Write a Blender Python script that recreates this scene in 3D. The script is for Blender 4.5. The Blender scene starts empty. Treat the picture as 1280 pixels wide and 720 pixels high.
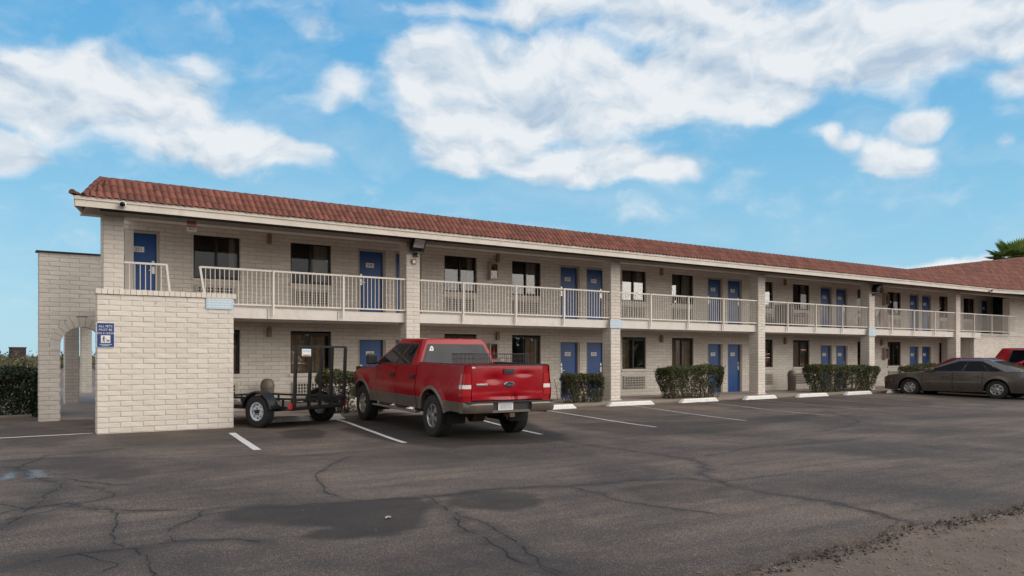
import bpy, math, random
import numpy as np
from mathutils import Vector, Matrix
random.seed(7); rng = np.random.default_rng(11)
S = bpy.context.scene
COL = S.collection
R = math.radians
CAMH = 1.57
# ------------------------------------------------------------------ materials
def new_mat(name):
    m = bpy.data.materials.new(name); m.use_nodes = True
    nt = m.node_tree; b = nt.nodes['Principled BSDF']
    return m, nt, b
def N(nt, t, **kw):
    n = nt.nodes.new(t)
    for k, v in kw.items():
        if k in n.inputs.keys() if hasattr(n.inputs, 'keys') else False:
            n.inputs[k].default_value = v
        else:
            setattr(n, k, v)
    return n
def L(nt, a, b): nt.links.new(a, b)
def ramp(nt, fac, stops):
    r = nt.nodes.new('ShaderNodeValToRGB')
    e = r.color_ramp.elements
    while len(e) < len(stops): e.new(0.5)
    for i, (p, c) in enumerate(stops):
        e[i].position = p; e[i].color = (*c, 1) if len(c) == 3 else c
    L(nt, fac, r.inputs[0]); return r.outputs[0]
def noise(nt, vec, scale, detail=4, rough=.55, dist=0):
    n = nt.nodes.new('ShaderNodeTexNoise'); n.inputs['Scale'].default_value = scale
    n.inputs['Detail'].default_value = detail; n.inputs['Roughness'].default_value = rough
    n.inputs['Distortion'].default_value = dist
    if vec is not None: L(nt, vec, n.inputs['Vector'])
    return n.outputs[0]
def objco(nt):
    return nt.nodes.new('ShaderNodeTexCoord').outputs['Object']
def mixc(nt, fac, a, b, mode='MIX'):
    m = nt.nodes.new('ShaderNodeMix'); m.data_type = 'RGBA'; m.blend_type = mode
    for s, v in ((0, fac), (6, a), (7, b)):
        if hasattr(v, 'node'): L(nt, v, m.inputs[s])
        else: m.inputs[s].default_value = v if s == 0 else (*v, 1)
    return m.outputs[2]
def mth(nt, op, a, b=None, c=None, clamp=False):
    m = nt.nodes.new('ShaderNodeMath'); m.operation = op; m.use_clamp = clamp
    for i, v in enumerate((a, b, c)):
        if v is None: continue
        if hasattr(v, 'node'): L(nt, v, m.inputs[i])
        else: m.inputs[i].default_value = v
    return m.outputs[0]
def bump(nt, b, h, strength=.3, dist=.01):
    n = nt.nodes.new('ShaderNodeBump'); n.inputs['Strength'].default_value = strength
    n.inputs['Distance'].default_value = dist
    L(nt, h, n.inputs['Height']); L(nt, n.outputs[0], b.inputs['Normal'])
def paint(name, col, rough=.6, var=.12, scale=3., dirt=None, dirtamt=.25, bmp=0, bscale=60, metal=0., coat=0.):
    m, nt, b = new_mat(name); oi = nt.nodes.new('ShaderNodeObjectInfo')
    va = nt.nodes.new('ShaderNodeVectorMath'); L(nt, objco(nt), va.inputs[0]); L(nt, mth(nt, 'MULTIPLY', oi.outputs['Random'], 37.), va.inputs[1]); co = va.outputs[0]
    n1 = noise(nt, co, scale, 6, .6)
    lo = tuple(c * (1 - var) for c in col); hi = tuple(min(1, c * (1 + var)) for c in col)
    c = ramp(nt, n1, [(.3, lo), (.7, hi)])
    if dirt:
        n2 = noise(nt, co, scale * 2.7, 8, .7, .6)
        f = ramp(nt, n2, [(.5, (0, 0, 0)), (.75, (1, 1, 1))])
        f2 = mth(nt, 'MULTIPLY', f, dirtamt)
        c = mixc(nt, f2, c, dirt)
    L(nt, c, b.inputs['Base Color']); b.inputs['Roughness'].default_value = rough
    b.inputs['Metallic'].default_value = metal
    if coat: b.inputs['Coat Weight'].default_value = coat; b.inputs['Coat Roughness'].default_value = .06
    if bmp: bump(nt, b, noise(nt, co, bscale, 5, .6), bmp, .004)
    return m
M = {}
def block_mat(name, col, hi):
    m, nt, b = new_mat(name); co = objco(nt)
    g = nt.nodes.new('ShaderNodeNewGeometry')
    rnd = g.outputs['Random Per Island']
    c = ramp(nt, rnd, [(0, col), (1, hi)])
    n1 = noise(nt, co, .9, 6, .6)
    c = mixc(nt, mth(nt, 'MULTIPLY', ramp(nt, n1, [(.35, (0,0,0)), (.75, (1,1,1))]), .35), c, tuple(x*.82 for x in col))
    n2 = noise(nt, co, 7., 8, .72, .5)
    c = mixc(nt, mth(nt, 'MULTIPLY', ramp(nt, n2, [(.56, (0,0,0)), (.72, (1,1,1))]), .28), c, (.36, .31, .25))
    L(nt, c, b.inputs['Base Color']); b.inputs['Roughness'].default_value = .82
    bump(nt, b, noise(nt, co, 38, 6, .65), .45, .012)
    return m
M['block'] = block_mat('painted_slump_block', (.625, .565, .50), (.71, .655, .585))
M['mortar'] = paint('painted_mortar', (.40, .36, .32), .85, .1, 4)
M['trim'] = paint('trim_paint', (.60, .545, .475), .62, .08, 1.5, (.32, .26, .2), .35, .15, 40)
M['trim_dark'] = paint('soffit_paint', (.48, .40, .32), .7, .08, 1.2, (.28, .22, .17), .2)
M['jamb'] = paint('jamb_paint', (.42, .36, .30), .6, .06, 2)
M['slabedge'] = paint('balcony_edge_paint', (.66, .61, .56), .6, .05, 1.3, (.42, .34, .27), .4)
M['rail'] = paint('railing_paint', (.72, .67, .61), .45, .05, 3, (.4, .28, .18), .2)
M['blue'] = paint('door_blue', (.006, .064, .235), .42, .12, 2., (.05, .075, .16), .35)
M['bronze'] = paint('bronze_aluminium', (.022, .016, .013), .4, .1, 5, metal=.4)
M['ac'] = paint('air_conditioner_paint', (.48, .44, .385), .5, .06, 4, (.28, .22, .17), .3)
M['dark'] = paint('dark_void', (.012, .011, .010), .8, .1, 3)
M['room'] = paint('room_backing_dark', (.06, .052, .045), .9, .1, 2)
M['curtain'] = paint('curtain_cloth', (.36, .30, .235), .9, .2, 6)
M['curtain_pale'] = paint('sheer_cloth', (.30, .295, .28), .9, .08, 6)
M['metal'] = paint('brushed_metal', (.55, .53, .5), .35, .1, 8, metal=.9)
M['black'] = paint('black_metal', (.012, .012, .013), .38, .2, 4)
M['blackplastic'] = paint('black_plastic', (.018, .018, .019), .55, .15, 6)
M['rubber'] = paint('tyre_rubber', (.016, .0155, .015), .82, .25, 9, (.06, .05, .04), .35, .3, 30)
M['white'] = paint('white_paint', (.74, .72, .69), .55, .06, 4, (.35, .3, .25), .45, .25, 30)
M['plate'] = paint('white_plate', (.72, .70, .66), .5, .05, 3)
M['ink'] = paint('black_ink', (.015, .015, .018), .6, .05, 3)
M['signblue'] = paint('sign_blue', (.006, .036, .18), .4, .05, 3)
M['signpale'] = paint('sign_pale_blue', (.42, .56, .68), .5, .05, 3)
M['signred'] = paint('sign_red', (.20, .035, .04), .5, .1, 6)
M['bin'] = paint('bin_plastic', (.15, .125, .098), .5, .12, 3, (.08, .06, .05), .3)
M['concrete'] = paint('walk_concrete', (.27, .225, .19), .85, .16, 1.6, (.12, .095, .075), .5, .3, 35)
M['kerb'] = paint('kerb_concrete', (.20, .165, .14), .85, .2, 3, (.09, .07, .055), .6, .4, 30)
M['wood'] = paint('twig_bark', (.10, .065, .042), .9, .25, 12)
M['lampbrass'] = paint('wall_lamp_amber', (.26, .17, .085), .5, .1, 6)
M['tan'] = paint('truck_tan_trim', (.15, .125, .105), .38, .08, 3, (.07, .055, .045), .35, metal=.35, coat=.25)
M['chrome'] = paint('chrome', (.62, .62, .62), .18, .03, 3, metal=1)
M['alloy'] = paint('alloy_wheel', (.42, .41, .40), .32, .1, 8, (.1, .08, .07), .3, metal=.8)
M['redlamp'] = paint('tail_lamp_red', (.36, .008, .010), .15, .05, 3, coat=.8)
M['amber'] = paint('amber_lamp', (.65, .22, .06), .2, .05, 3, coat=.5)
M['clearlamp'] = paint('clear_lamp', (.68, .66, .66), .2, .05, 3, coat=.5)
M['rust'] = paint('rusty_steel', (.10, .058, .038), .8, .3, 8)
M['signgrey'] = paint('sign_grey', (.34, .29, .27), .5, .1, 6)
M['fur'] = paint('brown_upholstery', (.17, .135, .115), .85, .15, 5)
M['clothpink'] = paint('draped_cloth_mauve', (.26, .185, .175), .9, .22, 5)
M['clothgreen'] = paint('draped_cloth_grey_green', (.17, .185, .165), .9, .2, 5)
M['mortarline'] = M['mortar']
def carpaint(name, col, rough=.34, metal=.25, dust=(.12, .08, .07), coat=.75):
    m, nt, b = new_mat(name); co = objco(nt)
    n1 = noise(nt, co, 1.3, 6, .6)
    c = ramp(nt, n1, [(.3, tuple(x*.88 for x in col)), (.7, tuple(x*1.1 for x in col))])
    n2 = noise(nt, co, 5, 8, .7)
    f = mth(nt, 'MULTIPLY', n2, .07)
    c = mixc(nt, f, c, dust)
    L(nt, c, b.inputs['Base Color']); b.inputs['Metallic'].default_value = metal
    L(nt, ramp(nt, n2, [(.3, (rough*.85,)*3), (.7, (rough*1.2,)*3)]), b.inputs['Roughness'])
    b.inputs['Specular IOR Level'].default_value = .28
    b.inputs['Coat Weight'].default_value = coat; b.inputs['Coat Roughness'].default_value = .05
    return m
M['truckred'] = carpaint('truck_red', (.285, .0012, .0085), .24, .0, (.16, .02, .02), .22)
M['sedan'] = carpaint('sedan_taupe', (.115, .100, .088), .28, .45, (.1, .085, .07))
M['suvred'] = carpaint('suv_red', (.34, .008, .016))
M['maroon'] = carpaint('maroon_car', (.16, .022, .022))
def glass_mat(name, tint, refl=1.0):
    m, nt, b = new_mat(name); nt.nodes.remove(b)
    out = nt.nodes['Material Output']
    fr = nt.nodes.new('ShaderNodeFresnel'); fr.inputs[0].default_value = 1.6
    gl = nt.nodes.new('ShaderNodeBsdfGlossy'); gl.inputs['Roughness'].default_value = .015
    gl.inputs['Color'].default_value = (.93, .96, 1, 1)
    tr = nt.nodes.new('ShaderNodeBsdfTransparent'); tr.inputs[0].default_value = (*tint, 1)
    mx = nt.nodes.new('ShaderNodeMixShader')
    co = objco(nt)
    bp = nt.nodes.new('ShaderNodeBump'); bp.inputs['Strength'].default_value = .02; bp.inputs['Distance'].default_value = .02
    L(nt, noise(nt, co, 1.3, 1, .4), bp.inputs['Height']); L(nt, bp.outputs[0], gl.inputs['Normal'])
    f = mth(nt, 'MULTIPLY_ADD', fr.outputs[0], refl, .10*refl, clamp=True)
    L(nt, f, mx.inputs[0]); L(nt, tr.outputs[0], mx.inputs[1]); L(nt, gl.outputs[0], mx.inputs[2])
    L(nt, mx.outputs[0], out.inputs[0]); return m
M['glass'] = glass_mat('coated_window_glass', (.86, .84, .81), .20)
M['glass_low'] = glass_mat('window_glass', (.90, .87, .83), .45)
def darkglass(name, col=(.005, .006, .008), spec=.10):
    m, nt, b = new_mat(name); co = objco(nt)
    L(nt, ramp(nt, noise(nt, co, 3, 4), [(.3, col), (.7, tuple(c*1.6 for c in col))]), b.inputs['Base Color'])
    b.inputs['Roughness'].default_value = .04; b.inputs['Specular IOR Level'].default_value = spec
    return m
M['carglass'] = darkglass('car_glass')
M['greyglass'] = darkglass('rear_window_glass', (.030, .032, .036), .2)
def leaf_mat(name, stops, rough=.55):
    m, nt, b = new_mat(name)
    g = nt.nodes.new('ShaderNodeNewGeometry')
    co = objco(nt)
    f = mth(nt, 'ADD', mth(nt, 'MULTIPLY', g.outputs['Random Per Island'], .65), mth(nt, 'MULTIPLY', mth(nt, 'SUBTRACT', noise(nt, co, 2.2, 3), .3), .8), clamp=True)
    c = ramp(nt, f, stops)
    L(nt, c, b.inputs['Base Color']); b.inputs['Roughness'].default_value = rough
    tl = nt.nodes.new('ShaderNodeBsdfTranslucent'); L(nt, c, tl.inputs[0])
    mx = nt.nodes.new('ShaderNodeMixShader'); mx.inputs[0].default_value = .18
    out = nt.nodes['Material Output']
    L(nt, b.outputs[0], mx.inputs[1]); L(nt, tl.outputs[0], mx.inputs[2]); L(nt, mx.outputs[0], out.inputs[0])
    return m
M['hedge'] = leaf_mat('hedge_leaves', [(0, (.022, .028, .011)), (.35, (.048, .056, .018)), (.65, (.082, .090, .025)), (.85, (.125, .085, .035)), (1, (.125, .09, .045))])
M['hedgetop'] = leaf_mat('hedge_top_leaves', [(0, (.035, .055, .014)), (.5, (.075, .10, .022)), (1, (.12, .135, .035))])  # lighter green leaves, used more towards the hedge tops
M['bigedge'] = leaf_mat('far_hedge_leaves', [(0, (.012, .022, .010)), (.5, (.030, .046, .016)), (1, (.065, .080, .026))])
M['brush'] = leaf_mat('desert_brush_leaves', [(0, (.045, .045, .018)), (.5, (.085, .078, .030)), (1, (.15, .125, .06))])
M['palm'] = leaf_mat('palm_leaves', [(0, (.08, .13, .03)), (.5, (.17, .26, .06)), (.85, (.27, .33, .09)), (1, (.5, .42, .26))])
M['unseen_leaf'] = leaf_mat('unseen_tree_leaves', [(0, (.012, .020, .010)), (.5, (.026, .036, .014)), (1, (.05, .055, .022))])
def tile_mat():
    m, nt, b = new_mat('roof_tile'); co = objco(nt)
    a = nt.nodes.new('ShaderNodeAttribute'); a.attribute_name = 'tile'
    c = ramp(nt, a.outputs['Fac'], [(0, (.100, .027, .016)), (.5, (.152, .043, .024)), (1, (.21, .068, .040))])
    n = noise(nt, co, 3, 8, .7)
    c = mixc(nt, mth(nt, 'MULTIPLY', ramp(nt, n, [(.5, (0,0,0)), (.8, (1,1,1))]), .5), c, (.07, .034, .028))
    n3 = noise(nt, co, 60, 4, .7)
    c = mixc(nt, mth(nt, 'MULTIPLY', n3, .25), c, (.32, .14, .10))
    L(nt, c, b.inputs['Base Color']); b.inputs['Roughness'].default_value = .75
    bump(nt, b, n3, .3, .005); return m
M['tile'] = tile_mat()
def asphalt_mat():
    m, nt, b = new_mat('worn_asphalt'); co = objco(nt)
    st = nt.nodes.new('ShaderNodeAttribute'); st.attribute_name = 'stain_shade'  # mask holds ground stains plus shade painted under vehicles
    se = nt.nodes.new('ShaderNodeAttribute'); se.attribute_name = 'seal'
    wt = nt.nodes.new('ShaderNodeAttribute'); wt.attribute_name = 'wet'
    n1 = noise(nt, co, .32, 7, .62, .4); n2 = noise(nt, co, 2.3, 7, .65); n3 = noise(nt, co, 150, 3, .8)
    vo = nt.nodes.new('ShaderNodeTexVoronoi'); vo.inputs['Scale'].default_value = 130; L(nt, co, vo.inputs['Vector'])
    c = ramp(nt, n1, [(.36, (.050, .039, .034)), (.50, (.108, .083, .069)), (.63, (.180, .136, .106))])
    c = mixc(nt, mth(nt, 'MULTIPLY', ramp(nt, n2, [(.4, (0,0,0)), (.75, (1,1,1))]), .35), c, (.19, .135, .098))
    # stretched streaks along the bays
    mp = nt.nodes.new('ShaderNodeMapping'); mp.inputs['Scale'].default_value = (.35, 3.2, 1); mp.inputs['Rotation'].default_value = (0, 0, .18); L(nt, co, mp.inputs[0])
    n4 = noise(nt, mp.outputs[0], 1.1, 6, .6)
    c = mixc(nt, mth(nt, 'MULTIPLY', ramp(nt, n4, [(.42, (0,0,0)), (.70, (1,1,1))]), .6), c, (.050, .040, .036))
    # aggregate: single stones light and dark
    sp = nt.nodes.new('ShaderNodeSeparateColor'); L(nt, vo.outputs['Color'], sp.inputs[0])
    ag = ramp(nt, sp.outputs[0], [(.0, (.35, .35, .35)), (.30, (.75, .75, .75)), (.82, (1.3, 1.26, 1.2)), (.95, (3.2, 2.9, 2.6))])
    c = mixc(nt, .9, c, mixc(nt, 1., c, ag, 'MULTIPLY'))
    c = mixc(nt, mth(nt, 'MULTIPLY', n3, .35), c, (.03, .027, .026))
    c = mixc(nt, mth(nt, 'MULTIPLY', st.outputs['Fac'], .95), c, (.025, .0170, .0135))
    c = mixc(nt, mth(nt, 'MULTIPLY', mth(nt, 'MULTIPLY', se.outputs['Fac'], ramp(nt, noise(nt, co, 5.5, 6, .7), [(.35, (.25,)*3), (.6, (1,)*3)])), .8), c, (.026, .022, .021))
    L(nt, c, b.inputs['Base Color'])
    r = mth(nt, 'SUBTRACT', .88, mth(nt, 'MULTIPLY', wt.outputs['Fac'], .80))
    L(nt, r, b.inputs['Roughness'])
    bp = nt.nodes.new('ShaderNodeBump'); bp.inputs['Distance'].default_value = .008
    L(nt, mth(nt, 'SUBTRACT', .75, mth(nt, 'MULTIPLY', wt.outputs['Fac'], .72)), bp.inputs['Strength'])
    L(nt, mth(nt, 'ADD', vo.outputs['Distance'], n3), bp.inputs['Height']); L(nt, bp.outputs[0], b.inputs['Normal'])
    return m
M['asphalt'] = asphalt_mat()
def dirt_mat():
    m, nt, b = new_mat('gravelly_dirt'); co = objco(nt)
    n1 = noise(nt, co, .5, 7, .65); n2 = noise(nt, co, 9, 7, .7); n3 = noise(nt, co, 70, 4, .8)
    c = ramp(nt, n1, [(.3, (.11, .078, .058)), (.55, (.17, .122, .092)), (.8, (.24, .178, .138))])
    c = mixc(nt, mth(nt, 'MULTIPLY', ramp(nt, n2, [(.45, (0,0,0)), (.7, (1,1,1))]), .5), c, (.065, .047, .038))
    c = mixc(nt, mth(nt, 'MULTIPLY', ramp(nt, n3, [(.5, (0,0,0)), (.68, (1,1,1))]), .65), c, (.27, .20, .155))
    L(nt, c, b.inputs['Base Color']); b.inputs['Roughness'].default_value = .95
    bump(nt, b, mth(nt, 'ADD', n2, mth(nt, 'MULTIPLY', n3, .5)), .8, .03); return m
M['dirt'] = dirt_mat()
M['stone'] = paint('gravel_stone', (.20, .152, .118), .9, .5, 40)
M['emblem'] = paint('emblem_dark_blue', (.006, .010, .035), .25, .05, 3, coat=.5)
M['blur'] = paint('plate_print', (.46, .46, .50), .5, .25, 22)
M['crumb'] = paint('asphalt_crumb', (.050, .041, .036), .95, .5, 25)
M['crack'] = paint('open_crack', (.012, .011, .011), .9, .3, 20)
def line_mat():
    m, nt, b = new_mat('worn_line_paint'); co = objco(nt)
    n = noise(nt, co, 14, 8, .75); n0 = noise(nt, co, 1.2, 4)
    w = nt.nodes.new('ShaderNodeAttribute'); w.attribute_type = 'OBJECT'; w.attribute_name = 'wear'
    f = mth(nt, 'ADD', mth(nt, 'ADD', mth(nt, 'MULTIPLY', n, 1.6), mth(nt, 'MULTIPLY', n0, .5)), w.outputs['Fac'])
    c = ramp(nt, mth(nt, 'MULTIPLY', f, .5), [(.50, (.56, .54, .51)), (.74, (.10, .085, .075))])
    L(nt, c, b.inputs['Base Color']); b.inputs['Roughness'].default_value = .8; return m
M['line'] = line_mat()
# ------------------------------------------------------------------ mesh helpers
class MB:
    def __init__(s): s.v = []; s.f = []; s.m = []
    def add(s, vs, fs, mi=0):
        o = len(s.v); s.v += [tuple(v) for v in vs]
        for f in fs: s.f.append(tuple(o + i for i in f)); s.m.append(mi)
    def quad(s, a, b, c, d, mi=0): s.add([a, b, c, d], [(0, 1, 2, 3)], mi)
    def box(s, x0, x1, y0, y1, z0, z1, mi=0, mat=None):
        vs = [Vector((x, y, z)) for x in (x0, x1) for y in (y0, y1) for z in (z0, z1)]
        if mat is not None: vs = [mat @ v for v in vs]
        s.add(vs, [(0, 1, 3, 2), (4, 6, 7, 5), (0, 4, 5, 1), (2, 3, 7, 6), (0, 2, 6, 4), (1, 5, 7, 3)], mi)
    def tube(s, pts, r, n=8, mi=0, caps=True, closed=False):
        pts = [Vector(p) for p in pts]; rings = []
        up = None
        for i, p in enumerate(pts):
            if closed: d = pts[(i+1) % len(pts)] - pts[i-1]
            else: d = pts[min(i+1, len(pts)-1)] - pts[max(i-1, 0)]
            d.normalize()
            if up is None:
                up = Vector((0, 0, 1)) if abs(d.z) < .9 else Vector((1, 0, 0))
            a = d.cross(up); 
            if a.length < 1e-5: a = d.cross(Vector((0, 1, 0)))
            a.normalize(); b = a.cross(d).normalized(); up = b
            rr = r[i] if isinstance(r, (list, tuple)) else r
            rings.append([p + a*math.cos(t)*rr + b*math.sin(t)*rr for t in [2*math.pi*(k+.5)/n for k in range(n)]])
        vs = [v for q in rings for v in q]; fs = []
        m_ = len(pts)
        for i in range(m_ if closed else m_-1):
            j = (i+1) % m_
            for k in range(n):
                k2 = (k+1) % n; fs.append((i*n+k, j*n+k, j*n+k2, i*n+k2))
        if caps and not closed:
            fs.append(tuple(range(n))); fs.append(tuple((m_-1)*n + k for k in reversed(range(n))))
        s.add(vs, fs, mi)
    def bar(s, p, q, w, h=None, mi=0):           # square bar
        h = h or w; p = Vector(p); q = Vector(q); d = (q-p).normalized()
        up = Vector((0, 0, 1)) if abs(d.z) < .95 else Vector((0, 1, 0))
        a = d.cross(up).normalized(); b = a.cross(d).normalized()
        vs = []
        for o in (p, q):
            for (i, j) in ((-1, -1), (1, -1), (1, 1), (-1, 1)): vs.append(o + a*i*w/2 + b*j*h/2)
        s.add(vs, [(0, 1, 2, 3), (7, 6, 5, 4), (0, 4, 5, 1), (1, 5, 6, 2), (2, 6, 7, 3), (3, 7, 4, 0)], mi)
    def lathe(s, prof, origin, axis='z', n=24, mi=0, closed=False):     # prof: (r, h)
        o = Vector(origin); vs = []; fs = []
        for (r, h) in prof:
            for k in range(n):
                t = 2*math.pi*k/n; c, q = r*math.cos(t), r*math.sin(t)
                vs.append(o + (Vector((c, q, h)) if axis == 'z' else Vector((q, h, c)) if axis == 'y' else Vector((h, c, q))))
        m_ = len(prof)
        for i in range(m_ if closed else m_-1):
            j = (i+1) % m_
            for k in range(n): fs.append((i*n+k, i*n+(k+1) % n, j*n+(k+1) % n, j*n+k))
        s.add(vs, fs, mi)
    def prism(s, poly, fn, d0, d1, mi=0):          # poly in (u, v); fn(u, v, d) -> point
        n = len(poly); vs = [fn(u, v, d0) for u, v in poly] + [fn(u, v, d1) for u, v in poly]
        fs = [tuple(range(n)), tuple(range(2*n-1, n-1, -1))] + [(i, i+n, (i+1) % n + n, (i+1) % n) for i in range(n)]
        s.add(vs, fs, mi)
    def grid(s, rows, mi=0, close_u=False):
        nr, nc = len(rows), len(rows[0]); fs = []
        for i in range(nr-1):
            for j in range(nc if close_u else nc-1):
                k = (j+1) % nc
                fs.append((i*nc+j, i*nc+k, (i+1)*nc+k, (i+1)*nc+j))
        s.add([p for r in rows for p in r], fs, mi)
    def mesh(s, name, mats, smooth=None, recalc=True):
        me = bpy.data.meshes.new(name); me.from_pydata(s.v, [], s.f)
        if not isinstance(mats, (list, tuple)): mats = [mats]
        for m in mats: me.materials.append(m)
        if len(mats) > 1: me.polygons.foreach_set('material_index', s.m)
        if recalc:
            import bmesh
            bm = bmesh.new(); bm.from_mesh(me); bmesh.ops.recalc_face_normals(bm, faces=bm.faces); bm.to_mesh(me); bm.free()
        if smooth is not None:
            me.polygons.foreach_set('use_smooth', [True]*len(me.polygons))
            me.set_sharp_from_angle(angle=R(smooth))
        me.update(); return me
    def build(s, name, mats, parent=None, smooth=None, bevel=0, recalc=True):
        o = bpy.data.objects.new(name, s.mesh(name, mats, smooth, recalc)); COL.objects.link(o)
        if parent: o.parent = parent
        if bevel:
            b = o.modifiers.new('bevel', 'BEVEL'); b.width = bevel; b.segments = 2; b.limit_method = 'ANGLE'; b.angle_limit = R(40)
        return o
def link(name, me, parent=None, loc=(0, 0, 0), mods_from=None):
    o = bpy.data.objects.new(name, me); COL.objects.link(o); o.location = loc
    if parent: o.parent = parent
    return o
def thing(name, label, cat, loc=(0, 0, 0), rz=0, group=None):
    o = bpy.data.objects.new(name, None); COL.objects.link(o); o.location = loc; o.rotation_euler = (0, 0, rz)
    o.empty_display_size = .2
    return tag(o, label, cat, group)
def tag(o, label, cat, group=None):
    o['label'] = label; o['category'] = cat
    if group: o['group'] = group
    return o
def setting(o, kind='structure', label=None, cat=None):
    o['kind'] = kind
    if label: o['label'] = label
    if cat: o['category'] = cat
    return o
def dup(o, parent=None):
    c = o.copy(); COL.objects.link(c)
    if parent: c.parent = parent
    for ch in [x for x in o.children]: dup(ch, c)
    return c
def ground(y):
    t = min(1, max(0, (y - 13.) / 4.8)); return .07 * t*t*(3-2*t)
def px_ground(px, py, z0=0.):                     # surveyed spot on the ground seen at a photo position
    Z = (CAMH - z0) * 1000 / (py - 445); r = (px - 640) / 1000 * Z
    return .8213*r + .5704*Z, -.5704*r + .8213*Z
def text_obj(name, body, size, mat, parent, fn_matrix, align='CENTER', extr=.0015, shear=0):
    cu = bpy.data.curves.new(name, 'FONT'); cu.body = body; cu.size = size; cu.align_x = align; cu.align_y = 'CENTER'
    cu.extrude = extr; cu.shear = shear; cu.resolution_u = 2; cu.space_line = 1.0
    tmp = bpy.data.objects.new(name, cu); COL.objects.link(tmp)
    dg = bpy.context.evaluated_depsgraph_get()
    me = bpy.data.meshes.new_from_object(tmp.evaluated_get(dg)); me.name = name
    bpy.data.objects.remove(tmp); bpy.data.curves.remove(cu)
    me.materials.clear(); me.materials.append(mat)
    o = bpy.data.objects.new(name, me); COL.objects.link(o)
    if parent: o.parent = parent
    o.matrix_local = fn_matrix; return o
FACING = Matrix(((1, 0, 0, 0), (0, 0, -1, 0), (0, 1, 0, 0), (0, 0, 0, 1)))     # text in XY -> stands in XZ facing -Y
def at(x, y, z, m=FACING): return Matrix.Translation((x, y, z)) @ m
# slump-block masonry: individual blocks with sagging faces on a mortar sheet
def blocks(mb, O, u, n, length, z0, z1, holes=(), course=.104, bl=.41, fine=False, phase=0., seed=1, keep=None):
    rd = random.Random(seed); O = Vector(O); u = Vector(u); n = Vector(n)
    P = lambda a, z, d: O + u*a + n*d + Vector((0, 0, z))
    nc = max(1, round((z1 - z0) / course)); ch = (z1 - z0) / nc; g = .0045
    for r in range(nc):
        za, zb = z0 + r*ch, z0 + (r+1)*ch; zm = (za+zb)/2
        iv = [(0., length)]
        hs = keep(zm) if keep else [(h[0], h[1]) for h in holes if h[2] < zm < h[3]]
        for (ha, hb) in hs:
            nv = []
            for (a, b) in iv:
                if hb <= a or ha >= b: nv.append((a, b)); continue
                if ha - a > .02: nv.append((a, ha))
                if b - hb > .02: nv.append((hb, b))
            iv = nv
        off = (r % 2) * bl/2 + phase
        for (a, b) in iv:
            mb.quad(P(a, za, 0), P(b, za, 0), P(b, zb, 0), P(a, zb, 0), 1)
            k0 = math.floor((a - off) / bl)
            x = off + k0*bl
            while x < b:
                xa, xb = max(a, x), min(b, x + bl); x += bl
                if xb - xa < .03: continue
                t = (.0042 if fine else .006) + rd.random()*(.003 if fine else .004); tw = (rd.random()-.5)*.003; sag = .0008 + rd.random()*.003
                jz = (rd.random()-.5)*.004
                a0, a1, b0, b1 = xa+g, xb-g, za+g+jz, zb-g+jz
                if not fine:
                    i = .011
                    vs = [P(a0, b0, .001), P(a1, b0, .001), P(a1, b1, .001), P(a0, b1, .001),
                          P(a0+i, b0+i*.6, t+tw), P(a1-i, b0+i*.6, t-tw), P(a1-i, b1-i*1.4, t-tw-sag*.5), P(a0+i, b1-i*1.4, t+tw-sag*.5)]
                    mb.add(vs, [(0, 1, 5, 4), (1, 2, 6, 5), (2, 3, 7, 6), (3, 0, 4, 7), (4, 5, 6, 7)], 0)
                else:
                    nx, nz = 6, 4; rows = []
                    ph = rd.random()*6; am = .001+rd.random()*.0018
                    for q in range(nz+1):
                        v = q/nz; row = []
                        for p in range(nx+1):
                            w = p/nx
                            edge = min(1, min(w, 1-w)*nx*1.0) * min(1, min(v, 1-v)*nz*1.0)
                            e = 1 if edge >= 1 else 0
                            d = .001 if not e else t + am*math.sin(ph + w*7 + v*2) + sag*(1-v)*.8 - .002 + (rd.random()-.5)*.0025
                            aa = a0 + (a1-a0)*(w if 0 < p < nx else w); 
                            if p == 1: aa = a0 + .009
                            if p == nx-1: aa = a1 - .009
                            zz = b0 + (b1-b0)*v
                            if q == 1: zz = b0 + .008 + .004*math.sin(ph*2+w*5)
                            if q == nz-1: zz = b1 - .018 + .004*math.sin(ph*3+w*4)
                            row.append(P(aa, zz, d))
                        rows.append(row)
                    mb.grid(rows, 0)
def block_box(mb, x0, x1, y0, y1, z0, z1, fine=False, seed=1, holes=(), course=.104, bl=.41, faces='fblr', top=True):
    if 'f' in faces: blocks(mb, (x0, y0, 0), (1, 0, 0), (0, -1, 0), x1-x0, z0, z1, holes, course, bl, fine, 0, seed)
    if 'b' in faces: blocks(mb, (x1, y1, 0), (-1, 0, 0), (0, 1, 0), x1-x0, z0, z1, [(x1-x0-h[1], x1-x0-h[0], h[2], h[3]) for h in holes], course, bl, False, 0, seed+1)
    if 'l' in faces: blocks(mb, (x0, y1, 0), (0, -1, 0), (-1, 0, 0), y1-y0, z0, z1, (), course, bl, fine, .1, seed+2)
    if 'r' in faces: blocks(mb, (x1, y0, 0), (0, 1, 0), (1, 0, 0), y1-y0, z0, z1, (), course, bl, fine, .1, seed+3)
    if top: mb.quad((x0, y0, z1), (x1, y0, z1), (x1, y1, z1), (x0, y1, z1), 0)
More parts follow.
